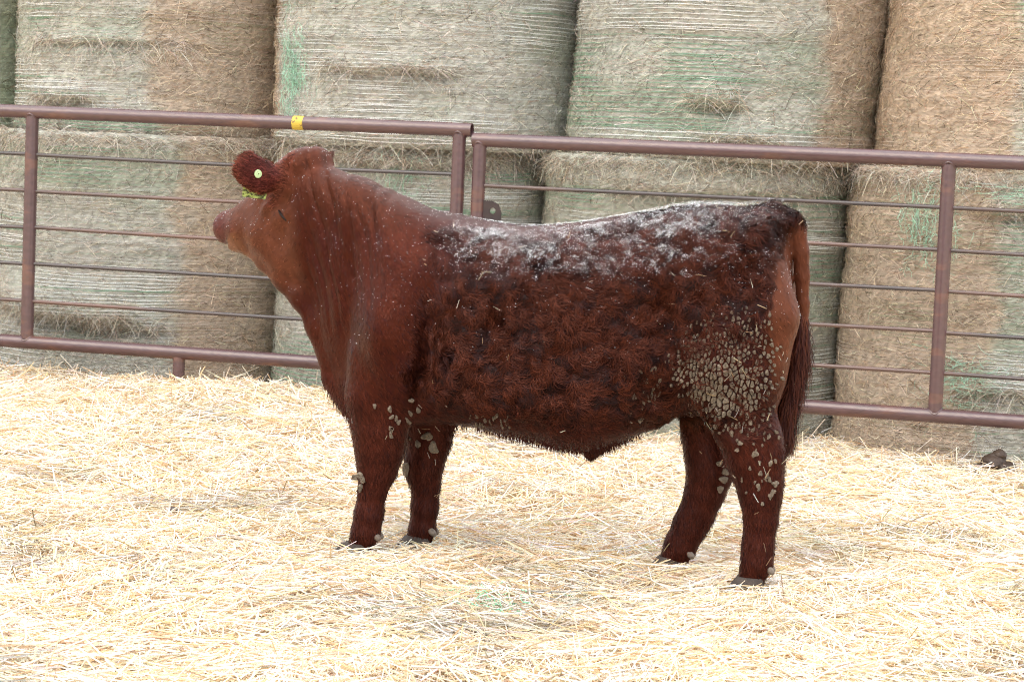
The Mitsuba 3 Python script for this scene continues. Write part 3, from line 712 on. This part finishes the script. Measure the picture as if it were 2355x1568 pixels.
earm = (sst(-0.01, 0.04, (bs - EARB) @ ea) * (np.abs((bs - EARB) @ eb) < 0.1) * (np.abs((bs - EARB) @ en) < 0.05))[:, None]
coat = coat * (1 - earm) + np.array([0.070, 0.017, 0.014]) * (0.8 + 0.5 * tint) * earm
flank = (np.exp(-((s_ - 1.12) / 0.10) ** 2 - ((z_ - 0.575) / 0.05) ** 2))[:, None]  # warm light on the belly ahead of the hind leg, painted into the coat
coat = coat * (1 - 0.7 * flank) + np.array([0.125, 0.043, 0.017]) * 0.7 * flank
poll = np.exp(-((bs - POLL - [0.03, -0.02, -0.03]) ** 2).sum(1) / 0.09 ** 2)[:, None]
coat = coat * (1 - 0.6 * poll) + np.array([0.15, 0.052, 0.036]) * 0.6 * poll
rim = earm * sst(0.30, 0.50, np.hypot((bs - EARB) @ ea / LE - 0.55, (bs - EARB) @ eb / LE * 1.5))[:, None]
coat = coat * (1 - 0.5 * rim) + np.array([0.14, 0.042, 0.022]) * 0.5 * rim
lie = np.stack([bs[:, 0] * 0.83 + bs[:, 2] * 0.56, bs[:, 1], -bs[:, 0] * 0.56 + bs[:, 2] * 0.83], 1)
coat *= (0.62 + 0.76 * meshkit.fbm(lie * [70, 40, 22], 3, 43)[:, None]) * (0.8 + 0.4 * meshkit.fbm(bs * [130, 130, 45], 2, 44)[:, None])
tag("bull", "reddish brown bull standing in straw, snow on its back, mud caked on its thigh", "bull")
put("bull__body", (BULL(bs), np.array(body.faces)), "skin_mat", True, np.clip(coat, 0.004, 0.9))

# ---- places on its surface
tri = np.array(body.faces)
ctr = bs[tri].mean(1); fnrm = unit(np.cross(bs[tri[:, 1]] - bs[tri[:, 0]], bs[tri[:, 2]] - bs[tri[:, 0]]))
area = 0.5 * np.linalg.norm(np.cross(bs[tri[:, 1]] - bs[tri[:, 0]], bs[tri[:, 2]] - bs[tri[:, 0]]), axis=1)
TREE = cKDTree(bs)


def sample(n, weight, rng):
    i = rng.choice(len(tri), n, p=weight * area / (weight * area).sum())
    u, v = rng.random((2, n)); fl = u + v > 1; u[fl], v[fl] = 1 - u[fl], 1 - v[fl]
    a, b, c = (bs[tri[i, k]] for k in range(3))
    na, nb, nc = (bn[tri[i, k]] for k in range(3))
    return a + (b - a) * u[:, None] + (c - a) * v[:, None], unit(na + (nb - na) * u[:, None] + (nc - na) * v[:, None]), i


near = ctr[:, 1] * 0 + sst(0.35, -0.05, fnrm[:, 1])       # the far side gets few hairs
curl_f, face_f = curly[tri].mean(1), face[tri].mean(1)
strip_f = strip[tri].mean(1)[:, 0]
coat_f = coat[tri].mean(1)


def flow(p, n):
    """the lie of the hair: back along the body and down, forward and down on the face"""
    d = np.stack([0.55 + 0 * p[:, 0], 0 * p[:, 0], -0.8 + 0 * p[:, 0]], 1)
    d[:, 0] -= 0.5 * sst(0.55, 0.3, p[:, 2])
    hd = (p - POLL) @ e1
    onhead = ((hd > 0.02) & (p[:, 0] < -0.2) & (p[:, 2] > 0.9))
    d[onhead] = e1 + [0, 0, -0.35]
    ear = ((p - EARB) @ ea > 0.03) & (np.abs((p - EARB) @ en) < 0.05) & (p[:, 1] < 0.05) & (p[:, 0] < -0.33)
    d[ear] = ea
    return unit(d - n * np.sum(d * n, 1, keepdims=True))


parts = []
rh = np.random.default_rng(77)
# smooth short coat
n = 44000
P, N, fi = sample(n, (0.06 + near) * (1 - 0.93 * curl_f) * (1 - 0.6 * strip_f) * (1 + 2.0 * (ctr[:, 2] < 0.55)), rh)
D = flow(P, N)
D = unit(rot_about(D, N, 0.28 * rh.standard_normal(n)))
L = rh.uniform(0.010, 0.024, n) * np.where(P[:, 2] < 0.62, 1.25, 1.0) * np.where(P[:, 0] < -0.15, 0.75, 1)
q = np.linspace(0, 1, 3)
path = P[:, None] - 0.001 * N[:, None] + D[:, None] * (q * L[:, None])[..., None] + N[:, None] * ((0.55 * q - 0.35 * q ** 2) * L[:, None] * rh.uniform(0.2, 0.75, n)[:, None])[..., None]
side = np.repeat(np.cross(D, N)[:, None], 3, 1)
v, f = ribbons(path, rh.uniform(0.0008, 0.0018, n)[:, None] * np.array([1, 0.8, 0.25]), side)
c = coat_f[fi] * (0.35 + 1.9 * rh.random(n) ** 1.3 * (0.5 + meshkit.fbm(P * [30, 30, 11], 2, 71)))[:, None]
parts.append((BULL(v), f, per_vertex(c, n, len(v))))
# curly winter coat: locks of strands that turn together
n = 92000
cake = np.exp(-((ctr[:, 0] - 1.290) / 0.205) ** 4 - ((ctr[:, 2] - 0.735) / 0.20) ** 4) * (ctr[:, 1] < 0)
cake = np.maximum(cake, 0.6 * np.exp(-((ctr[:, 0] - 1.02) / 0.06) ** 4 - ((ctr[:, 2] - 0.67) / 0.08) ** 4) * (ctr[:, 1] < 0))
P, N, fi = sample(n, (0.03 + near) * sst(0.02, 0.5, curl_f) * (1 - 0.9 * cake), rh)
cf = curl_f[fi]
ang = 6.0 * (meshkit.fbm(P * [11, 11, 9], 2, 51) - 0.5) + 0.30 * rh.standard_normal(n)
turn = 6.0 * (meshkit.fbm(P * 12, 2, 52) - 0.5) + 0.35 * rh.standard_normal(n)
wave = (0.5 + 0.9 * meshkit.fbm(P * 10, 1, 55)) * cf
ph0 = 16 * meshkit.fbm(P * 12, 1, 53) + 0.35 * rh.standard_normal(n)
L = rh.uniform(0.025, 0.072, n) * (0.30 + 0.70 * cf)
D = unit(rot_about(flow(P, N), N, ang * (0.25 + 0.75 * cf)))
m_ = 5
q = np.linspace(0, 1, m_)
bin_ = np.cross(N, D)
th = turn[:, None] * q * cf[:, None] + wave[:, None] * (np.sin(5.2 * q + ph0[:, None]) - np.sin(ph0)[:, None])
step = (np.cos(th)[..., None] * D[:, None] + np.sin(th)[..., None] * bin_[:, None]) * (L / (m_ - 1))[:, None, None]
path = P[:, None] + np.concatenate([np.zeros((n, 1, 3)), np.cumsum(step[:, :-1], 1)], 1)
lock = sst(0.35, 0.65, meshkit.fbm(P * [38, 38, 21], 2, 56))          # locks stand up beside partings
lf = (0.003 + 0.015 * lock * rh.uniform(0.5, 1.1, n)) * (0.3 + 0.7 * cf) * (1 - 0.6 * sst(0.6, 0.9, N[:, 2]))
path = path - 0.001 * N[:, None] + N[:, None] * (lf[:, None] * np.sin(np.pi * np.clip(q * 0.85 + 0.04, 0, 1)))[..., None]
side = np.cross(np.gradient(path, axis=1), N[:, None]); side = unit(side + 0.4 * N[:, None] * np.linalg.norm(side, axis=-1, keepdims=True))
v, f = ribbons(path, rh.uniform(0.0006, 0.0013, n)[:, None] * np.array([1, 1, 0.9, 0.7, 0.2]), side)
tf = meshkit.fbm(P * 11, 3, 54)[:, None]
tone = np.array([0.0100, 0.0030, 0.0022]) + (np.array([0.042, 0.0106, 0.0054]) - np.array([0.0100, 0.0030, 0.0022])) * sst(0.28, 0.72, 0.5 * tf + 0.5 * lock[:, None])
tone = tone * cf[:, None] + coat_f[fi] * (1 - cf[:, None])
c = tone * (0.4 + 1.7 * rh.random(n) ** 1.6)[:, None]
parts.append((BULL(v), f, per_vertex(c, n, len(v))))
# fringe under the belly, on the brisket and down the backs of the legs
w = (sst(0.50, 0.44, ctr[:, 2]) * (fnrm[:, 2] < 0.2) * (ctr[:, 0] > 0.25) * (ctr[:, 0] < 1.1) + 0.8 * sst(0.62, 0.55, ctr[:, 2]) * (ctr[:, 0] < 0.0) * (ctr[:, 2] > 0.45)
     + 0.5 * (ctr[:, 2] < 0.5) * (ctr[:, 2] > 0.12) * (np.abs(fnrm[:, 0]) > 0.5))
n = 6000
P, N, fi = sample(n, w + 1e-6, rh)
D = unit(0.45 * N + np.array([0.3, 0, -1.0]) + 0.25 * rh.standard_normal((n, 3)))
L = rh.uniform(0.010, 0.026, n) * np.where(P[:, 2] < 0.42, 0.5, 1.0); q = np.linspace(0, 1, 3)
path = P[:, None] + D[:, None] * (q * L[:, None])[..., None] - np.array([0, 0, 1.0]) * (0.3 * q ** 2 * L[:, None])[..., None]
v, f = ribbons(path, rh.uniform(0.0006, 0.0011, n)[:, None] * np.array([1, 0.8, 0.2]), np.repeat(unit(np.cross(D, [0, 1.0, 0.1]))[:, None], 3, 1))
c = coat_f[fi] * rh.uniform(0.6, 1.3, n)[:, None]
parts.append((BULL(v), f, per_vertex(c, n, len(v))))
# hair round the rim of the ear
n = 900
u = rh.uniform(-2.6, 2.6, n)
P = EARB + ea * (0.58 * LE + 0.46 * LE * np.cos(u))[:, None] + eb * (0.066 * np.sin(u))[:, None]
dd, ii = TREE.query(P); P = bs[ii]
D = unit(ea * (0.6 + np.cos(u))[:, None] + eb * np.sin(u)[:, None] + 0.35 * rh.standard_normal((n, 3)))
L = rh.uniform(0.004, 0.013, n)
path = P[:, None] + D[:, None] * (q * L[:, None])[..., None]
v, f = ribbons(path, rh.uniform(0.0005, 0.0010, n)[:, None] * np.array([1, 0.8, 0.2]), np.repeat(unit(np.cross(D, en))[:, None], 3, 1))
c = np.array([0.15, 0.046, 0.024]) * rh.uniform(0.6, 1.5, n)[:, None]
parts.append((BULL(v), f, per_vertex(c, n, len(v))))
# hair on the back of the ear
onear = np.nonzero((sst(0.0, 0.02, (ctr - EARB) @ ea) > 0.5) & (np.abs((ctr - EARB) @ eb) < 0.1) & (np.abs((ctr - EARB) @ en) < 0.04) & (fnrm @ en > 0.1))[0]
wt = np.zeros(len(tri)); wt[onear] = 1
n = 2600
P, N, fi = sample(n, wt + 1e-12, rh)
D = unit(ea + (0.9 * ((P - EARB) @ eb) / 0.08)[:, None] * eb * 0.6 + 0.22 * rh.standard_normal((n, 3)))
D = unit(D - N * np.sum(D * N, 1, keepdims=True))
L = rh.uniform(0.012, 0.030, n)
path = P[:, None] - 0.001 * N[:, None] + D[:, None] * (q[:3] * 0 + np.linspace(0, 1, 3))[None, :, None] * L[:, None, None] + N[:, None] * (np.array([0, 0.25, 0.12]) * L[:, None])[..., None]
v, f = ribbons(path, rh.uniform(0.0008, 0.0016, n)[:, None] * np.array([1, 0.8, 0.2]), np.repeat(unit(np.cross(D, N))[:, None], 3, 1))
c = coat_f[fi] * (0.4 + 2.0 * rh.random(n) ** 1.5)[:, None]
parts.append((BULL(v), f, per_vertex(c, n, len(v))))
mesh, col = joined(parts)
put("bull__coat_hair", mesh, "hair_mat", True, np.clip(col, 0.003, 0.6), kind="stuff")
# switch of the tail
n = 2600
z0 = rh.uniform(0.56, 0.93, n)
cx = np.interp(z0, [0.53, 0.6, 0.7, 0.8, 0.9, 0.97], [1.482, 1.480, 1.492, 1.510, 1.520, 1.518])
a = rh.uniform(0, 2 * np.pi, n)
P = np.stack([cx + 0.020 * np.cos(a), 0.022 * np.sin(a), z0], 1)
L = rh.uniform(0.10, 0.20, n) + 0.05 * (z0 < 0.68)
end = P + np.stack([0.016 * np.cos(a) - 0.012 * sst(0.85, 0.6, z0) + 0.012 * rh.standard_normal(n), 0.02 * np.sin(a) + 0.01 * rh.standard_normal(n), -L], 1)
end[:, 2] = np.maximum(end[:, 2], 0.425 + 0.03 * rh.random(n))
q = np.linspace(0, 1, 5)
path = P[:, None] * (1 - q[:, None]) + end[:, None] * q[:, None]
path += np.stack([np.cos(a), np.sin(a), 0 * a], 1)[:, None] * (0.007 * np.sin(np.pi * q))[:, None] + (0.006 * rh.standard_normal((n, 1, 3))) * np.sin(2 * np.pi * q)[:, None]
v, f = ribbons(path, rh.uniform(0.0008, 0.0016, n)[:, None] * np.array([1, 1, 0.9, 0.7, 0.25]), np.repeat(unit(np.stack([np.cos(a + 1.57), np.sin(a + 1.57), 0.2 + 0 * a], 1))[:, None], 5, 1))
c = pick([(0.045, 0.014, 0.010), (0.028, 0.009, 0.008), (0.095, 0.030, 0.018)], (3, 2.5, 1.5), n, 0.15, rh)
put("bull__tail_switch", (BULL(v), f), "hair_mat", True, per_vertex(c, n, len(v)), label="dark hanging switch of the tail", kind="stuff")


def ellipsoid(c, axes, radii, sub=2):
    e = trimesh.creation.icosphere(sub)
    return c + (np.array(e.vertices) * radii) @ np.array(axes), np.array(e.faces)


ev, ef = ellipsoid(H(0.100, 0.105, -0.170), [EY1, e2, EY3], (0.030, 0.012, 0.0065))
put("bull__eye", (BULL(ev), ef), "eye_mat", True)
ev, ef = ellipsoid(H(0.100, -0.105, -0.170), [EY1, e2, EY3], (0.030, 0.014, 0.011))
put("bull__eye_001", (BULL(ev), ef), "eye_mat", True)


def hoof(c, yaw, w=0.04):
    """two claws"""
    vs = []
    for sd in (-1, 1):
        p = []
        for zz, s_f, s_b, hw in ((0.055, -0.045, 0.045, 0.020), (0.03, -0.064, 0.050, 0.023), (0.0, -0.085, 0.052, 0.025)):
            u = np.linspace(0, 2 * np.pi, 14, endpoint=False)
            xs = np.where(np.cos(u) > 0, np.cos(u) * s_b, -np.cos(u) * s_f)
            ys = np.sin(u) * hw * (1 - 0.35 * np.clip(-np.cos(u), 0, 1)) + sd * (hw + 0.002)
            p.append(np.stack([xs, ys, np.full(14, zz - 0.032)], 1))
        hull = trimesh.convex.convex_hull(np.vstack(p))
        vs.append(hull)
    m2 = trimesh.util.concatenate(vs)
    v = np.array(m2.vertices) @ np.array([[math.cos(yaw), math.sin(yaw), 0], [-math.sin(yaw), math.cos(yaw), 0], [0, 0, 1]]) + c
    return BULL(v), np.array(m2.faces)


for c, yaw, dc in (((-0.005, -0.135, 0.02), -0.1, ((0.075, -0.150, 0.072), (0.072, -0.105, 0.072))), ((0.155, 0.12, 0.02), 0.05, ((0.214, 0.095, 0.062), (0.212, 0.14, 0.062))),
                   ((1.405, -0.14, 0.015), 0.0, ((1.472, -0.160, 0.068), (1.470, -0.11, 0.068))), ((1.085, 0.13, 0.015), 0.0, ((1.158, 0.10, 0.055), (1.156, 0.15, 0.055)))):
    put(number("bull__hoof"), hoof(np.array(c), yaw), "hoof_mat", 30)
    for d in dc:
        v, f = ellipsoid(np.array(d), [unit(np.array([0.75, 0, -0.65])), [0, 1, 0], unit(np.array([0.65, 0, 0.75]))], (0.020, 0.014, 0.012))
        put(number("bull__dewclaw"), (BULL(v), f), "dewclaw_mat", True)

# ---- mud clods caked in the coat
sel = ctr[:, 1] < 0.3
near_v = np.nonzero(bn[:, 1] < 0.25)[0]
T2 = cKDTree(bs[near_v][:, [0, 2]])


def on_side(s, z, far_leg=False):
    """the point of the near surface seen at (s, z) from the side, and its normal"""
    d, i = T2.query(np.stack([s, z], -1), k=12)
    cand = near_v[i]
    lvals = bs[cand][..., 1] + (1e3 * (bs[cand][..., 1] < 0.0) if far_leg else 0) + 2 * d
    j = np.take_along_axis(cand, np.argmin(lvals, -1)[..., None], -1)[..., 0]
    w_ = 1 / (0.004 + d) * (np.abs(bs[cand][..., 1] - bs[j][..., 1][..., None]) < 0.04)
    l = (bs[cand][..., 1] * w_).sum(-1) / np.maximum(w_.sum(-1), 1e-9)
    return np.stack([s, np.where(w_.sum(-1) > 0, l, bs[j][..., 1]), z], -1), bn[j]


def clod(poly, far_leg=False, h=0.009, rng=None):
    """a domed lump over the outline poly (in s, z)"""
    m_ = 14
    u = np.linspace(0, 1, m_, endpoint=False)
    ring = np.array([poly.exterior.interpolate(x, normalized=True).coords[0] for x in u])
    cen = ring.mean(0)
    vs = []
    for sc, hh in ((1.0, -0.003), (0.97, 0.75 * h), (0.80, 1.0 * h), (0.40, 1.02 * h)):
        r = cen + (ring - cen) * sc
        p, nn = on_side(r[:, 0], r[:, 1], far_leg)
        vs.append(p + unit(nn.mean(0)) * (hh * (1 + 0.25 * rng.standard_normal(m_)) * (1 if sc < 1 else 1))[:, None])
    p, nn = on_side(cen[:1], cen[1:], far_leg)
    vs.append(p + unit(nn) * h)
    v = np.vstack(vs)
    f = []
    for k in range(3):
        for j in range(m_):
            a, b, c, d = k * m_ + j, k * m_ + (j + 1) % m_, (k + 1) * m_ + (j + 1) % m_, (k + 1) * m_ + j
            f += [(a, b, c), (a, c, d)]
    f += [(3 * m_ + j, 3 * m_ + (j + 1) % m_, 4 * m_) for j in range(m_)]
    return BULL(v), np.array(f)


rm = np.random.default_rng(5)
# the caked thigh: stretched cells, the cracks between them left open
zone = Polygon([(1.19, 0.87), (1.30, 0.95), (1.43, 0.92), (1.46, 0.80), (1.45, 0.66), (1.43, 0.565), (1.30, 0.545), (1.215, 0.60), (1.14, 0.69), (1.105, 0.79)]).buffer(0.028)
pts = np.zeros((0, 2))
for _ in range(14000):
    p = np.array([rm.uniform(1.06, 1.50), rm.uniform(0.51, 1.0)])
    wdt = rm.choice([0.0090, 0.0135, 0.0185]) + 0.0045 * math.exp(-((p[0] - 1.29) / 0.08) ** 2 - ((p[1] - 0.67) / 0.09) ** 2)
    dv = pts - p
    if not len(pts) or (((dv[:, 0] - 0.3 * dv[:, 1]) / wdt) ** 2 + (dv[:, 1] / (wdt * 1.75)) ** 2 > 1).all():
        pts = np.vstack([pts, p])
vor = Voronoi(pts * [1.8, 1])
clods = []
for i, p in enumerate(pts):
    reg = vor.regions[vor.point_region[i]]
    if -1 in reg or not reg or not zone.contains(Point(p)):
        continue
    g = Polygon(vor.vertices[reg] / [1.8, 1])
    inner = zone.exterior.distance(Point(p))
    fill = min(1, inner / 0.06) * (0.5 + 0.5 * math.exp(-((p[0] - 1.29) / 0.16) ** 2 - ((p[1] - 0.68) / 0.17) ** 2))
    g = g.buffer(-0.0014)
    if g.is_empty or rm.random() < 0.42 * (1 - fill):
        continue
    g = affinity.scale(g, 0.60 + 0.38 * fill - 0.1 * rm.random() * (1 - fill), 0.72 + 0.26 * fill)
    g = g.buffer(-0.003).buffer(0.003)
    if not g.is_empty and g.geom_type == "Polygon":
        xy = np.array(g.exterior.segmentize(0.003).coords)
        xy = xy + 0.0038 * (np.stack([meshkit.noise(np.stack([xy[:, 0] * 160, xy[:, 1] * 160, xy[:, 0] * 0], 1), k) for k in (1, 2)], 1) - 0.5)
        g = Polygon(xy).buffer(0)
    if not g.is_empty and g.geom_type == "Polygon" and g.area > 3.5e-5:
        clods.append((g, False))
def oval(s, z, a, b, r):
    u = np.linspace(0, 2 * np.pi, 22, endpoint=False)
    k = 1 + 0.22 * np.sin(2 * u + rm.uniform(0, 6)) * rm.random() + 0.16 * np.sin(3 * u + rm.uniform(0, 6)) + 0.08 * rm.standard_normal(22)
    return affinity.rotate(Polygon(np.stack([s + a * k * np.cos(u), z + b * k * np.sin(u)], 1)).buffer(0), r)
extra = [(1.33, 0.535, 0.010, 0.014), (1.36, 0.505, 0.015, 0.009), (1.41, 0.47, 0.018, 0.011), (1.35, 0.48, 0.009, 0.010), (1.43, 0.405, 0.010, 0.012), (1.46, 0.44, 0.008, 0.013), (1.40, 0.55, 0.008, 0.012), (1.45, 0.53, 0.007, 0.012),
         (1.425, 0.36, 0.011, 0.012), (1.48, 0.37, 0.009, 0.014), (1.47, 0.335, 0.008, 0.012), (1.395, 0.42, 0.007, 0.009), (1.44, 0.30, 0.007, 0.010)]
extra += [(0.155 + 0.03 * rm.standard_normal(), 0.525 + 0.042 * rm.standard_normal(), rm.uniform(0.007, 0.011), rm.uniform(0.010, 0.016)) for _ in range(12)]     # behind the elbow
extra += [(1.40 + 0.045 * rm.standard_normal(), rm.uniform(0.30, 0.55), rm.uniform(0.003, 0.007), rm.uniform(0.006, 0.012)) for _ in range(22)]
extra += [(1.47 + 0.008 * rm.standard_normal(), rm.uniform(0.32, 0.42), 0.008, 0.013) for _ in range(6)]
extra += [(0.008 + 0.014 * rm.standard_normal(), 0.30 + 0.025 * rm.standard_normal(), rm.uniform(0.010, 0.014), rm.uniform(0.012, 0.018)) for _ in range(5)]      # front of the knee
extra += [(rm.uniform(0.40, 0.56), rm.uniform(0.495, 0.545), rm.uniform(0.003, 0.006), rm.uniform(0.007, 0.014)) for _ in range(22)]                               # the belly
extra += [(rm.uniform(0.96, 1.08), rm.uniform(0.60, 0.74), rm.uniform(0.004, 0.007), rm.uniform(0.010, 0.019)) for _ in range(26)]                                 # the flank
extra += [(rm.uniform(0.97, 1.03), rm.uniform(0.545, 0.585), 0.007, 0.008) for _ in range(6)]
for s, z, a, b in extra:
    clods.append((oval(s, z, a * 0.68, b * 0.80, 20 * rm.standard_normal()), False))
for s, z, a, b in [(0.195, 0.415, 0.020, 0.014), (0.215, 0.375, 0.016, 0.022), (0.16, 0.385, 0.008, 0.016), (0.12, 0.40, 0.012, 0.008), (1.265, 0.335, 0.014, 0.012), (1.27, 0.36, 0.010, 0.012), (1.25, 0.39, 0.009, 0.010), (1.255, 0.30, 0.010, 0.012), (0.115, 0.29, 0.010, 0.030)]:
    clods.append((oval(s, z, a, b, 15 * rm.standard_normal()), True))
clods.sort(key=lambda c: -c[0].area)
crumbs, made = [], 0
for g, fl in clods:
    v, f = clod(g, fl, min(0.0125, 0.22 * math.sqrt(g.area) + 0.0055), rm)
    across = (v - BO) @ BL
    if across[:14].max() - across[:14].min() > 0.05:      # would bridge two legs
        continue
    if made < 298:
        put(number("bull__mud_clod"), (v, f), "mud_mat", 50); made += 1
    else:
        crumbs.append((v, f, v))
if crumbs:
    put("bull__mud_crumbs", joined(crumbs)[0], "mud_mat", 50, kind="stuff")

# ---- ear tag
tag("ear_tag", "pale green button and mottled yellow green flap of the tag in the bull's ear", "ear tag")
tp = EARB + 0.64 * LE * ea - 0.004 * eb
dd, ii = TREE.query(tp + 0.03 * en)
tp = bs[ii] + 0.004 * en
cyl = trimesh.creation.revolve(np.array([[0, 0.0045], [0.0022, 0.0045], [0.0024, 0.0035], [0.011, 0.0035], [0.0145, 0.0025], [0.0155, 0.0], [0.0150, -0.003], [0, -0.003]])[::-1], sections=32)
M3 = np.stack([ea, eb, en])
put("ear_tag__button", (BULL(np.array(cyl.vertices) @ M3 + tp), np.array(cyl.faces)), "tag_mat", 40)
pit = trimesh.creation.icosphere(1, 0.0022)
put("ear_tag__pin", (BULL(np.array(pit.vertices) + tp + 0.0045 * en), np.array(pit.faces)), "pit_mat", True)
fl = sbox(-0.037, -0.060, 0.037, 0.0).buffer(0.006)
flap = trimesh.creation.extrude_polygon(fl, 0.002, engine="earcut")
dn = np.array([0.02, 0.10, -1.0]); fx = unit(np.array([1.0, 0.28, -0.10])); fy = -unit(dn - fx * (dn @ fx)); fz = np.cross(fx, fy)
base = EARB + 0.55 * LE * ea - 0.018 * en + np.array([0, 0, -0.025])
put("ear_tag__flap", (BULL(np.array(flap.vertices) @ np.stack([fx, fy, fz]) + base), np.array(flap.faces)), "flap_mat", False)

# ---- snow in the coat, straw caught in it
topw = sst(0.0, 0.55, fnrm[:, 2]) * sst(0.24, 0.50, ctr[:, 0]) * (0.18 + 0.82 * sst(1.32, 1.12, ctr[:, 0])) * sst(1.46, 1.35, ctr[:, 0])
patch = meshkit.fbm(ctr * [7, 7, 7], 3, 61)
w = topw * (0.5 + 0.6 * sst(0.38, 0.68, patch)) * (0.25 + sst(0.45, 0.6, meshkit.fbm(ctr * 42, 2, 62))) * sst(0.98, 1.12, ctr[:, 2]) * (1 - 0.8 * sst(0.86, 0.96, fnrm[:, 2])) + 0.004 * (ctr[:, 2] > 0.75) * (fnrm[:, 2] > -0.1) + 0.012 * (fnrm[:, 2] > 0.05) * (ctr[:, 2] > 0.9)
n = 27000
P, N, fi = sample(n, w * (fnrm[:, 1] < 0.8) + 1e-9, rs)
bvv = np.array([[1, 0, 0], [-1, 0, 0], [0, 1, 0], [0, -1, 0], [0, 0, 1], [0, 0, -1.0]]); bff = np.array([[0, 2, 4], [2, 1, 4], [1, 3, 4], [3, 0, 4], [0, 1, 2], [0, 3, 1]])
r = rs.uniform(0.0008, 0.0015, n) * np.where(rs.random(n) < 0.06, 1.5, 1.0)
v = (P + N * (0.002 + curl_f[fi] * (0.009 + 0.010 * rs.random(n)))[:, None])[:, None] + bvv[None] * r[:, None, None] * (1 + 0.3 * rs.standard_normal((n, 1, 3)))
f = (np.arange(n)[:, None, None] * 6 + bff[None]).reshape(-1, 3)
put("snow_dusting", (BULL(v.reshape(-1, 3)), f), "snow_mat", False, label="fine white snow grains lying on the bull's back and rump", category="snow", kind="stuff")
wt = 0.5 * curl_f * (fnrm[:, 1] < 0) * (1 + 4 * sst(1.0, 1.2, ctr[:, 0]) * sst(0.95, 1.1, ctr[:, 2])) + 0.9 * (ctr[:, 2] < 0.5) * (fnrm[:, 1] < 0) + 1.5 * ((ctr[:, 2] < 0.9) & (ctr[:, 0] > 1.15) & (fnrm[:, 1] < 0))
n = 140
P, N, fi = sample(n, wt + 1e-9, rs)
D = unit(rot_about(flow(P, N), N, 1.0 * rs.standard_normal(n)) + 0.25 * N * rs.standard_normal((n, 1)))
L = rs.uniform(0.008, 0.038, n); q = np.linspace(-0.5, 0.5, 3)
path = P[:, None] + N[:, None] * 0.013 + D[:, None] * (q * L[:, None])[..., None]
v, f = tubes(path, np.repeat(rs.uniform(0.0007, 0.0014, n)[:, None], 3, 1), 3)
c = pick(STRAW, (3, 2, 2, 2, 2, 1), n, 0.15, rs) * 0.62
put("straw_flecks", (BULL(v), f), "straw_mat", False, per_vertex(c, n, len(v)), "short bits of straw caught in the bull's coat", "straw", kind="stuff")
# ------------------------------------------------------------------ small things in the yard
def lump(key, x, y, parts_, label, cat, rng):
    ms = []
    for dx, dy, dz, r, sq in parts_:
        e = trimesh.creation.icosphere(3, r)
        v = np.array(e.vertices); v[:, 2] *= sq
        v = v * (1 + 0.5 * (meshkit.fbm(v / r * 1.3 + rng.uniform(0, 50, 3), 3, 3) - 0.5))[:, None]
        ms.append(trimesh.Trimesh(v + [dx, dy, dz], e.faces, process=False))
    m2 = trimesh.boolean.union(ms, engine="manifold") if len(ms) > 1 else ms[0]
    put(key, (np.array(m2.vertices) + [x, y, float(height(x, y))], np.array(m2.faces)), "dung_mat", 60, label=label, category=cat)


rl = np.random.default_rng(3)
lump("dung_lump", 2.30, 11.30, [(0, 0, 0.035, 0.060, 0.8), (0.055, -0.02, 0.02, 0.05, 0.6), (-0.05, 0.01, 0.01, 0.05, 0.5), (0.02, 0.0, 0.075, 0.035, 0.9)], "dark brown dung lump on the straw at the right edge by the fence", "dung", rl)
lump("dung_lump_001", -1.29, 9.28, [(0, 0, 0.02, 0.022, 0.8), (0.02, 0.0, 0.012, 0.015, 0.7)], "small brown dung crumb on the straw left of the bull's front legs", "dung", rl)
lump("dung_lump_002", -0.955, 8.66, [(0, 0, 0.008, 0.024, 0.5)], "small grey dung crumb half buried in straw near the bull's front hooves", "dung", rl)
#END#
